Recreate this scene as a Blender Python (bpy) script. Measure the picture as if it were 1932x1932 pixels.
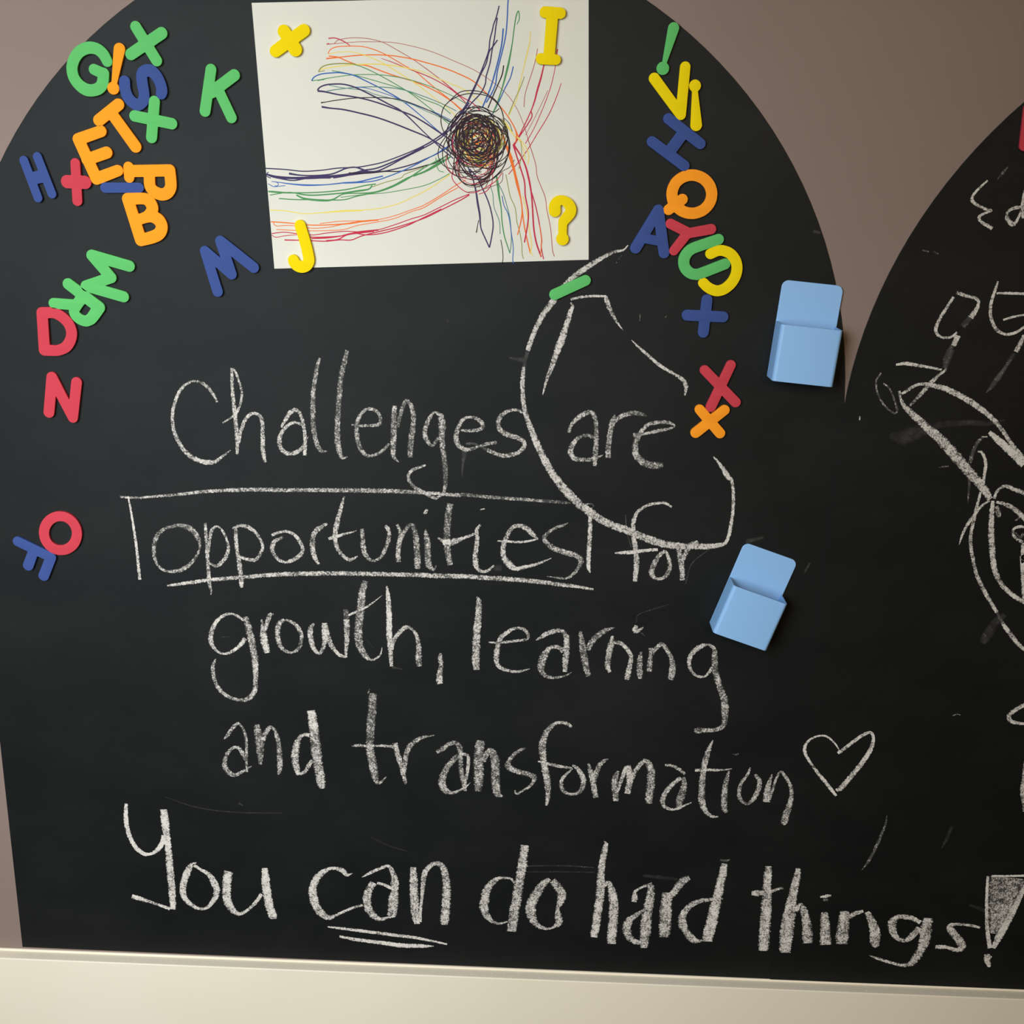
import bpy, bmesh, math, random
import numpy as np
from mathutils import Matrix, Vector

# ---------------------------------------------------------------- scene, camera, light, exposure
for o in list(bpy.data.objects):
    bpy.data.objects.remove(o, do_unlink=True)
scene = bpy.context.scene
col = scene.collection
AXIS_Z = 1.41            # height of the centre of the board's round top above the floor (m)
WALL_Y = 0.0             # the wall plane; the room is on the -y side

cam_d = bpy.data.cameras.new('camera')
cam_d.sensor_width = 36.0
cam_d.lens = 36.0 * 2200.0 / 1932.0
cam = bpy.data.objects.new('camera', cam_d)
col.objects.link(cam)
def rx(a): return Matrix(((1,0,0),(0,math.cos(a),-math.sin(a)),(0,math.sin(a),math.cos(a))))
def ry(a): return Matrix(((math.cos(a),0,math.sin(a)),(0,1,0),(-math.sin(a),0,math.cos(a))))
def rz(a): return Matrix(((math.cos(a),-math.sin(a),0),(math.sin(a),math.cos(a),0),(0,0,1)))
# tilt / turn / roll of the hand-held phone relative to the wall
_r = rz(0.02036) @ rx(0.27553) @ ry(0.03052)
def _w(v): return Vector((v[0], v[2], -v[1]))
_m = Matrix((_w(_r[0]), -_w(_r[1]), -_w(_r[2]))).transposed().to_4x4()
_m.translation = Vector((0.1382, -1.0451, AXIS_Z + 0.1978))
cam.matrix_world = _m
cam_d.clip_start = 0.02
scene.camera = cam

world = bpy.data.worlds.new('room')
scene.world = world
world.use_nodes = True
world.node_tree.nodes['Background'].inputs[0].default_value = (1.0, 0.80, 0.60, 1)
world.node_tree.nodes['Background'].inputs[1].default_value = 0.015

def area(name, loc, target, size, power, color):
    d = bpy.data.lights.new(name, 'AREA')
    d.shape = 'RECTANGLE'; d.size, d.size_y = size
    d.energy = power; d.color = color
    o = bpy.data.objects.new(name, d); col.objects.link(o)
    o.location = loc
    o.rotation_euler = (Vector(target) - Vector(loc)).to_track_quat('-Z', 'Y').to_euler()
    return o
# daylight from a window up to the left of the viewer, and the room's warm ceiling lamp further back
win = area('window_light', (-0.55, -1.3, 1.72), (-0.22, 0, 1.15), (0.8, 0.9), 9.2, (0.965, 1.0, 1.02))
win.data.spread = math.radians(95)
area('ceiling_lamp', (0.9, -3.3, 2.55), (0.2, 0, 1.2), (1.2, 1.2), 24, (1.0, 0.62, 0.24))

vs = scene.view_settings
vs.view_transform = 'Standard'; vs.look = 'None'; vs.exposure = 0.0; vs.gamma = 1.0
vs.use_curve_mapping = False

# ---------------------------------------------------------------- helpers
def pos(x, h, d):
    """x mm right of the board axis, h mm above the round top's centre, d mm out from the wall"""
    return (x / 1000.0, WALL_Y - d / 1000.0, AXIS_Z + h / 1000.0)

def tag(o, label=None, cat=None, group=None, kind=None):
    if label: o['label'] = label
    if cat: o['category'] = cat
    if group: o['group'] = group
    if kind: o['kind'] = kind
    return o

def empty(name, x, h, d, parent=None):
    o = bpy.data.objects.new(name, None)
    o.empty_display_size = 0.02
    col.objects.link(o)
    o.location = pos(x, h, d)
    if parent: attach(o, parent)
    return o

def attach(o, parent):
    # the builders place everything in room coordinates; keep it there when it becomes a part
    w = Matrix.Translation(o.location)
    pm = Matrix.Identity(4); q = parent
    chain = []
    while q is not None:
        chain.append(q); q = q.parent
    t = Vector((0, 0, 0))
    for q in chain: t += q.location
    o.parent = parent
    o.location = w.translation - t

def mesh_obj(name, verts, faces, mat, parent=None, origin=None, smooth=False, uvs=None, dens=None):
    """verts in (x, h, d) mm"""
    if origin is None:
        a = np.array(verts); origin = tuple((a.min(0) + a.max(0)) / 2)
    O = Vector(pos(*origin))
    me = bpy.data.meshes.new(name)
    me.from_pydata([Vector(pos(*v)) - O for v in verts], [], faces)
    me.materials.append(mat)
    if uvs is not None:
        l = me.uv_layers.new(name='UVMap')
        for lp in me.loops: l.data[lp.index].uv = uvs[lp.vertex_index]
    if dens is not None:
        at = me.attributes.new('dens', 'FLOAT', 'POINT')
        at.data.foreach_set('value', dens)
    if smooth:
        for p in me.polygons: p.use_smooth = True
    me.update()
    o = bpy.data.objects.new(name, me); col.objects.link(o)
    o.location = O
    if parent: attach(o, parent)
    return o

def slab(name, outline, d0, d1, mat, parent=None, bevel=0.0):
    """a flat sheet with the given (x, h) outline between depths d0 and d1"""
    n = len(outline)
    v = [(x, h, d0) for x, h in outline] + [(x, h, d1) for x, h in outline]
    f = [tuple(range(n))[::-1], tuple(range(n, 2 * n))]
    for i in range(n):
        j = (i + 1) % n
        f.append((i, j, n + j, n + i))
    o = mesh_obj(name, v, f, mat, parent)
    fix_normals(o.data)
    if bevel:
        b = o.modifiers.new('edge', 'BEVEL'); b.width = bevel / 1000; b.segments = 2; b.limit_method = 'ANGLE'
    return o

def fix_normals(me):
    bm = bmesh.new(); bm.from_mesh(me)
    bmesh.ops.recalc_face_normals(bm, faces=bm.faces)
    bm.to_mesh(me); bm.free()

def smooth_path(pts, step):
    """Catmull-Rom through (x, h, w)"""
    P = np.array(pts, float)
    if len(P) < 3:
        n = max(2, int(np.hypot(*(P[1] - P[0])[:2]) / step) + 1)
        return np.array([P[0] + (P[1] - P[0]) * t for t in np.linspace(0, 1, n)])
    Q = np.vstack([2 * P[0] - P[1], P, 2 * P[-1] - P[-2]])
    out = []
    for i in range(1, len(Q) - 2):
        a, b, c, d = Q[i-1], Q[i], Q[i+1], Q[i+2]
        n = max(2, int(np.hypot(*(c - b)[:2]) / step))
        for k in range(n):
            t = k / n
            out.append(0.5 * ((2*b) + (c-a)*t + (2*a-5*b+4*c-d)*t*t + (3*b-a-3*c+d)*t**3))
    out.append(Q[-2])
    out = np.array(out); out[:, 2] = np.maximum(out[:, 2], 0.05)
    return out

class Ribbon:
    """flat hand-drawn strokes lying on a surface"""
    def __init__(self): self.v = []; self.f = []; self.uv = []; self.dn = []
    def stroke(self, pts, depth, dens=1.0, step=1.2, rough=0.0, rng=None, grow=1.0):
        C = smooth_path(pts, step)
        T = np.gradient(C[:, :2], axis=0)
        T /= np.maximum(np.hypot(T[:, 0], T[:, 1])[:, None], 1e-6)
        N = np.stack([-T[:, 1], T[:, 0]], 1)
        s = 0.0
        base = len(self.v)
        for i, (c, n) in enumerate(zip(C, N)):
            if i: s += math.hypot(*(C[i, :2] - C[i-1, :2]))
            w = c[2] / 2 * grow
            a = w * (1 + (rng.uniform(-rough, rough) if rng else 0))
            b = w * (1 + (rng.uniform(-rough, rough) if rng else 0))
            l = c[:2] + n * a; r = c[:2] - n * b
            for k, p in ((0, l), (1, r)):
                self.v.append((p[0], p[1], depth(p[0], p[1])))
                self.uv.append((s / 10.0, k)); self.dn.append(dens)
            if i:
                j = base + 2 * i
                self.f.append((j - 2, j - 1, j + 1, j))
    def build(self, name, mat, parent): 
        o = mesh_obj(name, self.v, self.f, mat, parent, uvs=self.uv, dens=self.dn)
        # every quad faces the room
        me = o.data
        flip = [p.index for p in me.polygons if p.normal.y > 0]
        if flip:
            bm = bmesh.new(); bm.from_mesh(me); bm.faces.ensure_lookup_table()
            bmesh.ops.reverse_faces(bm, faces=[bm.faces[i] for i in flip]); bm.to_mesh(me); bm.free()
        return o

# ---------------------------------------------------------------- materials
def principled(name, color, rough=0.6, spec=0.3):
    m = bpy.data.materials.new(name); m.use_nodes = True
    b = m.node_tree.nodes['Principled BSDF']
    b.inputs['Base Color'].default_value = (*color, 1)
    b.inputs['Roughness'].default_value = rough
    b.inputs['Specular IOR Level'].default_value = spec
    return m, m.node_tree, b

def node(nt, t, **kw):
    n = nt.nodes.new(t)
    for k, v in kw.items():
        if k in n.inputs: n.inputs[k].default_value = v
        else: setattr(n, k, v)
    return n

def position_noise(nt, scale, detail=3, rough=0.6, stretch=None):
    g = node(nt, 'ShaderNodeNewGeometry')
    n = node(nt, 'ShaderNodeTexNoise', Scale=scale, Detail=detail, Roughness=rough)
    if stretch:
        mp = node(nt, 'ShaderNodeMapping'); mp.inputs['Scale'].default_value = stretch
        nt.links.new(g.outputs['Position'], mp.inputs['Vector']); nt.links.new(mp.outputs[0], n.inputs['Vector'])
    else:
        nt.links.new(g.outputs['Position'], n.inputs['Vector'])
    return n.outputs['Fac']

def add_bump(nt, b, scale, strength, dist, detail=3):
    f = position_noise(nt, scale, detail)
    bp = node(nt, 'ShaderNodeBump', Strength=strength, Distance=dist)
    nt.links.new(f, bp.inputs['Height']); nt.links.new(bp.outputs[0], b.inputs['Normal'])

def mottled(name, c0, c1, nscale, rough, spec, bump=None, stretch=None, lo=0.35, hi=0.65):
    m, nt, b = principled(name, c0, rough, spec)
    f = position_noise(nt, nscale, 4, 0.55, stretch)
    r = node(nt, 'ShaderNodeValToRGB')
    r.color_ramp.elements[0].position = lo; r.color_ramp.elements[0].color = (*c0, 1)
    r.color_ramp.elements[1].position = hi; r.color_ramp.elements[1].color = (*c1, 1)
    nt.links.new(f, r.inputs[0]); nt.links.new(r.outputs[0], b.inputs['Base Color'])
    if bump: add_bump(nt, b, *bump)
    return m

M = {}
M['wall'] = mottled('wall_paint', (.226, .174, .153), (.238, .184, .163), 6, .75, .25, (420, .25, .0004))
M['panel'] = mottled('panel_paint', (.80, .755, .62), (.83, .785, .66), 5, .45, .4, (300, .12, .0002))
M['paper'] = mottled('drawing_paper', (.65, .665, .60), (.67, .685, .62), 12, .85, .15, (900, .1, .0001))
def board_material():
    # matt black chalk vinyl with wiped chalk haze
    m, nt, b = principled('chalk_vinyl', (.004, .0042, .004), .62, .26)
    f = position_noise(nt, 7, 5, .6, (1.0, 1.0, 1.6))
    r = node(nt, 'ShaderNodeValToRGB')
    r.color_ramp.elements[0].position = .42; r.color_ramp.elements[0].color = (.0031, .0037, .0041, 1)
    r.color_ramp.elements[1].position = .78; r.color_ramp.elements[1].color = (.0085, .009, .0092, 1)
    nt.links.new(f, r.inputs[0]); nt.links.new(r.outputs[0], b.inputs['Base Color'])
    b.inputs['Specular Tint'].default_value = (.90, .98, 1.0, 1)
    add_bump(nt, b, 900, .25, .0001, 2)
    return m
M['board'] = board_material()
def foam(name, c):
    m, nt, b = principled(name, c, .85, .18)
    add_bump(nt, b, 1600, .22, .0002, 2)
    return m
M['green'] = foam('green_foam', (.105, .47, .135))
M['orange'] = foam('orange_foam', (.90, .315, .016))
M['red'] = foam('red_foam', (.52, .048, .070))
M['blue'] = foam('blue_foam', (.040, .076, .255))
M['yellow'] = foam('yellow_foam', (.80, .625, .001))
M['pocket'], _nt, _b = principled('light_blue_plastic', (.265, .515, .88), .45, .4)
add_bump(_nt, _b, 700, .06, .0001, 2)
INKC = {'purple': (.055, .045, .12), 'blue': (.045, .13, .42), 'green': (.075, .27, .10), 'yellow': (.74, .62, .14),
        'orange': (.78, .17, .035), 'red': (.50, .035, .075), 'black': (.030, .022, .030), 'salmon': (.42, .13, .12),
        'teal': (.10, .24, .22), 'olive': (.25, .27, .06), 'brown': (.10, .035, .03)}
INKM = {k: principled(k + '_felt_pen', c, .8, .1)[0] for k, c in INKC.items()}

def chalk_material():
    m = bpy.data.materials.new('white_chalk'); m.use_nodes = True
    nt = m.node_tree; nt.nodes.clear()
    out = node(nt, 'ShaderNodeOutputMaterial')
    mix = node(nt, 'ShaderNodeMixShader')
    tr = node(nt, 'ShaderNodeBsdfTransparent')
    df = node(nt, 'ShaderNodeBsdfDiffuse'); df.inputs['Color'].default_value = (.67, .66, .625, 1); df.inputs['Roughness'].default_value = .6
    def math_(op, a, b=None, c=None):
        n = node(nt, 'ShaderNodeMath', operation=op)
        for i, v in enumerate((a, b, c)):
            if v is None: continue
            if isinstance(v, (int, float)): n.inputs[i].default_value = v
            else: nt.links.new(v, n.inputs[i])
        return n.outputs[0]
    uv = node(nt, 'ShaderNodeUVMap'); uv.uv_map = 'UVMap'
    sep = node(nt, 'ShaderNodeSeparateXYZ'); nt.links.new(uv.outputs[0], sep.inputs[0])
    e = math_('ABSOLUTE', math_('SUBTRACT', math_('MULTIPLY', sep.outputs[1], 2.0), 1.0))
    at = node(nt, 'ShaderNodeAttribute'); at.attribute_name = 'dens'
    grain = position_noise(nt, 760, 3, .65)          # tooth of the board
    patch = position_noise(nt, 190, 2, .5)           # pressure changes along a stroke
    big = position_noise(nt, 60, 2, .5)
    g = math_('MULTIPLY', math_('SUBTRACT', grain, .5), 2.6)
    p = math_('MULTIPLY', math_('SUBTRACT', patch, .5), 1.1)
    q = math_('MULTIPLY', math_('SUBTRACT', big, .5), .8)
    edge = math_('MULTIPLY', math_('POWER', e, 5.0), .38)
    s = math_('ADD', math_('ADD', g, p), q)
    v = math_('SUBTRACT', math_('ADD', at.outputs['Fac'], math_('MULTIPLY', s, .62)), edge)
    mr = node(nt, 'ShaderNodeMapRange', interpolation_type='SMOOTHSTEP')
    mr.inputs['From Min'].default_value = .35; mr.inputs['From Max'].default_value = 1.02
    nt.links.new(v, mr.inputs['Value'])
    # wiped marks keep a thin even film of dust
    film = math_('MULTIPLY', math_('MULTIPLY', at.outputs['Fac'], .24), math_('MULTIPLY', math_('SUBTRACT', 1.0, math_('POWER', e, 3.0)), math_('SUBTRACT', math_('MULTIPLY', math_('ADD', patch, big), 1.7), .85)))
    al = math_('MAXIMUM', mr.outputs[0], film)
    nt.links.new(al, mix.inputs[0]); nt.links.new(tr.outputs[0], mix.inputs[1]); nt.links.new(df.outputs[0], mix.inputs[2])
    nt.links.new(mix.outputs[0], out.inputs['Surface'])
    return m
M['chalk'] = chalk_material()

# ---------------------------------------------------------------- measured outlines (mm on the wall: right of the board axis, above the round top's centre, width)
CHALK = [
('chalk_letter','Challenges','C',0,None,[(0.72,[(-165.7,-1.2,2.12),(-169,5.9,3.08),(-174.4,13,3.46),(-179.9,16.7,2.88),(-186.1,17.8,2.3),(-193,14.9,2.88),(-199.1,9,3.08),(-203.4,1.2,3.28),(-206.7,-8.6,3.3),(-208.1,-18.4,3.31),(-207.1,-29.1,3.71),(-203.8,-38.9,3.92),(-198.9,-47.1,4.33),(-191.5,-53.8,4.73),(-183.9,-57.1,4.54),(-177.1,-58.1,4.74),(-170.2,-57.2,3.94),(-164.1,-52.6,2.75),(-155.5,-45.9,0.78)])]),
('chalk_letter','Challenges','h',0,None,[(0.72,[(-161.6,-20.4,1.36),(-153.6,-15.2,1.94),(-148.1,-10,2.71),(-144.4,-2.1,2.31),(-142.5,6.6,2.5),(-144,16.2,2.3),(-147,25.6,2.48),(-149.6,30.5,1.71)]),(0.72,[(-151,30.8,2.1),(-151,20.8,3.44),(-151.1,9.3,3.46),(-150.4,-4.2,3.67),(-149.6,-15.8,4.07),(-149.2,-27.5,3.9),(-148.9,-39.3,3.72),(-149.4,-49.7,2.75)]),(0.72,[(-148.1,-39.3,3.33),(-145,-27.4,3.51),(-140.2,-16.6,3.49),(-135.1,-11.4,3.48),(-131.3,-10.7,2.9),(-127,-12.3,3.48),(-124.7,-19.1,3.88),(-125,-28.8,3.89),(-125.1,-38.7,4.3),(-125,-48.5,4.32),(-123.4,-56.4,2.95)])]),
('chalk_letter','Challenges','a',0,None,[(0.72,[(-107.6,-23,2.14),(-103,-15.6,3.29),(-98.5,-8.7,4.25),(-92.7,-6.6,4.24),(-88.8,-11.8,3.48),(-86.8,-20,3.29),(-85.7,-29.7,3.5),(-85.9,-39.5,3.51),(-86.2,-48.9,3.72)]),(0.72,[(-87.8,-20,2.91),(-95.9,-18.3,2.91),(-103.3,-22.9,3.3),(-108.4,-30.3,3.89),(-109.6,-37.2,4.88),(-107.9,-43.6,4.3),(-102.7,-47.4,3.92),(-95.8,-46.7,4.11),(-89.9,-43.1,3.71),(-86.4,-38.6,2.93)]),(0.5,[(-85.9,-36.6,0.97),(-82.6,-31.1,0.58)])]),
('chalk_letter','Challenges','l',0,None,[(0.6,[(-69.9,41.6,2.27),(-71.9,37,3.41),(-74,27.5,4.18),(-76.2,16,4.39),(-77.2,5.4,4.79),(-77.8,-8.1,5.01),(-77.7,-19.8,4.84),(-76.5,-30.5,4.86),(-74.3,-39.2,4.88),(-70.6,-44.5,3.52),(-65.6,-44.4,0.98)])]),
('chalk_letter','Challenges','l',0,None,[(0.6,[(-45.1,49.5,3.77),(-47.7,38.6,4.73),(-50.8,27.1,5.32),(-52.4,15.6,5.34),(-53.7,2.2,5.37),(-54.9,-11.4,5.59),(-55.6,-24,5.62),(-55.4,-36.7,5.84),(-53.7,-45.5,5.28),(-51.4,-50.4,3.33),(-46.7,-49.1,0.98)])]),
('chalk_letter','Challenges','e',0,None,[(0.62,[(-42.4,-18.9,1.55),(-34.6,-19.7,2.71),(-25.9,-19.2,2.9),(-17.7,-18,3.47),(-15.5,-13.6,3.08),(-17.6,-7.3,3.65),(-22.8,-4.1,3.46),(-28.6,-4.2,3.07),(-33.9,-9.2,3.47),(-36.9,-16.1,3.86),(-38,-24.9,4.46),(-36.7,-34.6,4.67),(-33.9,-42.4,4.48),(-28.2,-47.6,3.52),(-21.5,-46.8,2.93),(-14.7,-42.8,3.12),(-7.8,-35.8,2.53)])]),
('chalk_letter','Challenges','n',0,None,[(0.62,[(-2.5,-0.2,4.22),(-3.3,-12.3,5.78),(-3.7,-25.9,6.19),(-4.2,-38.6,5.44),(-4.1,-47.5,4.29),(0.7,-52.8,0.78)]),(0.6,[(-0,-19.9,2.9),(2.9,-7.3,4.23),(6.8,3.4,3.83),(9.2,4.9,2.87),(12.5,-0.3,4.21),(14.6,-9.8,4.8),(13.9,-20.5,5.21),(12.4,-31.3,5.62),(11.7,-41.1,5.64),(11.5,-48,4.88)])]),
('chalk_letter','Challenges','g',0,None,[(0.62,[(42,-9.1,3.84),(37.3,-6.5,3.26),(33.4,-5.3,2.11),(29.6,-10.4,3.84),(25.8,-19.2,4.43),(24.9,-27,5.03),(27.7,-32.8,4.46),(30.6,-36.2,3.1),(33.5,-35.1,3.3),(37.3,-28.7,3.29)]),(0.66,[(40.1,-9.2,5.76),(40.6,-18.8,7.32),(40.7,-28.6,5.8),(41.4,-38.3,5.24),(42.7,-47.1,4.87)]),(0.42,[(42.7,-47.1,4.87),(43.7,-56,5.86),(44,-64.9,4.9),(44,-73.9,4.33)]),(0.66,[(44,-73.9,3.93),(42.3,-80.9,2.76),(38.4,-84.5,2.37),(34.5,-86.2,3.36),(29.7,-84.3,3.36),(22.9,-80.5,3.75),(15.1,-76.2,3.55),(10.8,-70.8,3.54),(9.5,-65.4,3.14),(13.2,-60.3,3.13),(20,-57.2,2.93),(25.8,-55,1.95)])]),
('chalk_letter','Challenges','e',0,None,[(0.64,[(57.9,-21.3,2.12),(66,-21.5,3.08),(74.6,-20.3,3.46),(78.1,-17.3,3.84),(76.4,-13,4.22),(71.6,-9.8,3.83),(64.9,-9,2.49),(59.7,-11.5,3.46),(55.4,-19.4,4.24),(53.6,-28.2,5.41),(55.6,-35,4.84),(61.3,-38.8,4.27),(68.1,-38.6,3.49),(74.7,-35.9,2.52),(82.4,-33.3,3.48),(90.9,-31.6,3.09)])]),
('chalk_letter','Challenges','s',0,None,[(0.68,[(113.7,-3.8,1.91),(110.4,-1.5,2.67),(105.6,-1.2,2.67),(99,-3.3,3.63),(93.9,-8.2,4.21),(92.1,-14.5,4.41),(94.6,-20.8,4.81),(101.3,-24.5,5.01),(109,-26.7,4.62),(115.3,-29.9,4.24),(116.3,-34.8,4.06),(111.2,-40.8,3.87),(104.5,-42.9,4.46),(96.9,-44.1,3.88),(89.2,-41.9,3.88),(82.4,-39.1,3.88)]),(0.38,[(82.4,-39.1,3.88),(76.7,-36.4,2.32),(69.9,-33.6,2.32),(62.7,-33.8,2.32)]),(0.22,[(61.8,-39.7,5.82),(60.9,-46.6,4.28),(60,-53.5,2.34),(59.4,-64.5,1.37)])]),
('chalk_curve','arc','',0,'large loose chalk curve sweeping around the word are',[(0.8,[(202.8,147,0.87),(198.6,142.7,1.74),(190.4,140.9,2.83),(180.7,135.8,3.71),(171,129.6,4.38),(161.3,122.9,4.83),(152.7,115.6,4.4),(146.3,108.3,4.42),(138.3,96.6,5.55),(132.4,88.2,5.13),(127,79.1,4.92),(121.7,66.7,4.5),(117.5,53.1,4.07)]),(0.3,[(117.5,53.1,4.07),(115.4,45.1,3.4),(114.2,38.2,3.18)]),(0.78,[(114.2,38.2,3.18),(113.4,25.6,4.11),(113.9,13,4.13),(115.5,1.5,4.38),(118.4,-8.9,4.86),(122.6,-19.4,5.58),(127.5,-31,6.07),(133.7,-43.8,6.57),(141,-56.7,7.07),(149.5,-68.5,7.57),(157.9,-77.9,7.83),(167.6,-87.3,7.86),(178.4,-95.5,7.64),(190.4,-103.1,7.18),(203.6,-108.8,7.19),(216.7,-113.3,7.2),(231,-119,7.45),(245.4,-123.5,7.22),(257.2,-125.6,6.74),(269,-126.1,6.02),(280.7,-125.5,6.01),(292.4,-125.4,5.29),(301.7,-123.6,4.32),(306.2,-121.6,3.12)]),(0.85,[(305.7,-122.3,2.88),(308.6,-113.6,3.35),(310,-100.1,3.09),(310.5,-85.5,3.08),(309.5,-72.3,3.06),(307.3,-61.6,3.05),(303.6,-58.1,4.68),(299.1,-51.1,4.2),(294,-44.7,2.56),(289.3,-39.7,1.16)])]),
('chalk_peak','arc','',0,'chalk strokes forming a narrow flat-topped peak',[(0.8,[(131.9,13.5,0.69),(135.2,27.4,3.19),(139.4,38.9,4.54),(143.5,52.6,5.65),(147.7,64,6.3),(151.7,77.5,4.92),(154.7,88.7,4.45),(156.2,93.1,2.89),(154.5,96.4,1.33)]),(0.85,[(154.4,99.2,2),(164.3,101.6,2.21),(175.4,102.6,2.21),(185.4,102.6,1.99)]),(0.75,[(184.9,102.6,3.32),(187.4,96.1,4.43),(191.6,87.3,3.34),(196.4,79.7,2.01),(201.8,73.1,0.56)])]),
('chalk_stroke','arc','',0,'slanting chalk stroke with hooked end above are',[(0.8,[(209.7,64.6,0.67),(215.3,59.4,2.02),(224.7,51.8,2.7),(236.4,42.4,2.94),(248,35.9,2.72),(256.2,31,3.4),(259.9,26.5,4.09),(260.4,21.4,2.96),(259.9,16.2,1.37)])]),
('chalk_smudges','arc','',0,'faint leftover chalk marks and smears',[(0.4,[(197.7,138.3,0.44),(195.1,135,0.65)]),(0.4,[(216.1,87.9,1.55),(216.2,81.8,0.89)]),(0.3,[(239.6,86.8,0.89),(238.5,85.3,0.89)]),(0.2,[(100.7,46.4,1.81),(107.5,44.9,3.4),(114.3,44.5,5.67)]),(0.5,[(193.3,132.5,0.66),(193.4,131.6,0.66)]),(0.16,[(226.8,-203.5,0.75),(228.2,-195.7,1.05),(236.7,-191.5,1.2),(246.7,-187.7,1.95),(257.4,-183.9,0.6)]),(0.25,[(232,-213.5,2.27),(235.8,-217,0.61)]),(0.22,[(-7.3,-257.6,2.66),(-2.2,-258.4,2.13),(3,-259.6,0.89)]),(0.2,[(128,-471.6,1.42),(147.9,-470.2,1.62),(169.7,-469.5,1.62),(197.2,-470.2,1.01)]),(0.14,[(128.2,-478.1,1.42),(162.4,-476.6,1.62),(198.4,-475.6,1.01)]),(0.13,[(246.7,-477.5,3.03),(266.6,-478.8,5.05),(281.8,-480.3,3.03)]),(0.12,[(-239,-407.6,0.83),(-206.3,-418.2,1.45),(-167.2,-422.1,1.66),(-120.1,-421.1,1.03)]),(0.12,[(-30,-445.1,1.04),(-13.4,-453.3,1.87),(8.1,-460.1,1.04)]),(0.13,[(-31.7,-230.1,0.88),(-25,-238.1,0.71)]),(0.3,[(-164,-411.5,2.83),(-159.7,-414.4,0.94)]),(0.2,[(271.2,-163.2,1.22),(275.9,-143,1.45),(290.3,-128.9,0.96)]),(0.3,[(211.8,-96.9,0.95),(213.7,-112.8,1.2),(218.6,-128.6,0.97)]),(0.2,[(-172.9,-232,0.91),(-164.1,-231.2,0.73)]),(0.2,[(385.5,-138.6,2.02),(381.4,-148.1,2.03)]),(0.18,[(325,-119.7,5.03),(340.3,-115.1,3.01)]),(0.16,[(44.2,78.9,1.89),(46.1,77.1,1.89)]),(0.2,[(362,162.4,3.6),(368.1,160.7,2.25)])]),
('chalk_letter','are','a',0,None,[(0.66,[(157,-20.8,3.48),(158.2,-14.9,3.24),(163.7,-7.7,4.62),(170.4,-2.9,4.61),(176.6,-1.6,4.15),(180.2,-7.3,4.39),(181.6,-17.8,4.17),(181.9,-29.5,4.66),(181.5,-39,5.14),(181.4,-51.4,3.52)]),(0.62,[(181.5,-26,3.49),(175.7,-23.2,3.72),(169.9,-23.3,3.25),(163.7,-27,3.96),(159.9,-33.6,5.13),(159,-39.6,5.38),(162.6,-44.8,4.92),(170.8,-45.8,4.22),(178.8,-45,3.98),(188.5,-41.1,1.17)])]),
('chalk_letter','are','r',0,None,[(0.7,[(193.5,-43.4,5.15),(193.1,-33.9,5.36),(194,-22.1,5.1),(195.8,-10.4,5.08),(197.8,-3.3,1.61)]),(0.58,[(195.3,-12.7,4.16),(200.2,-6.7,4.61),(206.9,-3.1,4.6),(214.8,-1.1,4.6),(221.7,-2.1,4.14),(226.6,-3.7,1.15)])]),
('chalk_letter','are','e',0,None,[(0.62,[(215.2,-21.5,4.64),(224.9,-20.1,2.78),(236.2,-17.4,3.47),(245.3,-15.4,3),(252.5,-12.1,1.84),(246,-9,3.46),(236.9,-9.3,3.46),(229,-11.2,3.92),(223.6,-16.6,3.93),(219.4,-23.8,5.1),(217.5,-32,6.05),(219,-40.3,6.54),(225.1,-46.6,6.55),(232.1,-48.8,6.55),(238.5,-49.2,6.79),(243.6,-48.5,4.68)])]),
('chalk_frame','box','',0,'open chalk frame drawn around the word opportunities',[(0.66,[(-262.2,-93.7,2.47),(-254.4,-94.2,2.26),(-242.1,-93.8,2.47),(-226.8,-92.1,2.67),(-213.6,-90.7,3.08),(-199.3,-88.7,3.49),(-184,-86.5,3.48),(-168.8,-85,3.48),(-153.6,-84,4.09),(-138.5,-83.1,4.08),(-123.4,-82.7,4.08),(-108.3,-82.7,4.08),(-77.3,-81.8,3.9),(-51.1,-81.2,4.43),(-24.9,-80.8,4.42),(-3.1,-80.7,4.42),(18.6,-81.2,3.53),(31.7,-81.7,3.18),(44.7,-82.3,3.53),(57.7,-82.8,3.88)]),(0.52,[(57.7,-82.8,3.88),(62.5,-82.2,3.88),(79.9,-83.5,3.53),(97.2,-84.3,3.53),(114.5,-85,3.88),(127.6,-85.7,2.99),(140.5,-86.3,3.52),(153.5,-86.9,3.17),(160.5,-87.4,1.76)]),(0.85,[(-254.6,-92.9,1.44),(-253.1,-105.4,2.07),(-251.7,-121.1,2.29),(-250.6,-134.9,2.51),(-249.9,-147.6,2.73),(-249.5,-160.5,2.95),(-249.2,-175.6,3.18)]),(0.85,[(179.2,-91.3,3.52),(179.3,-102.1,3.89),(179.5,-115.7,4.09),(179.3,-129.4,4.11),(179.1,-141.4,4.13),(179.4,-149.7,3.6),(181.2,-154.7,1.26)]),(0.45,[(173.5,-87.9,1.23),(180.4,-87.7,1.23),(182,-90.3,1.06)])]),
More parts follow.
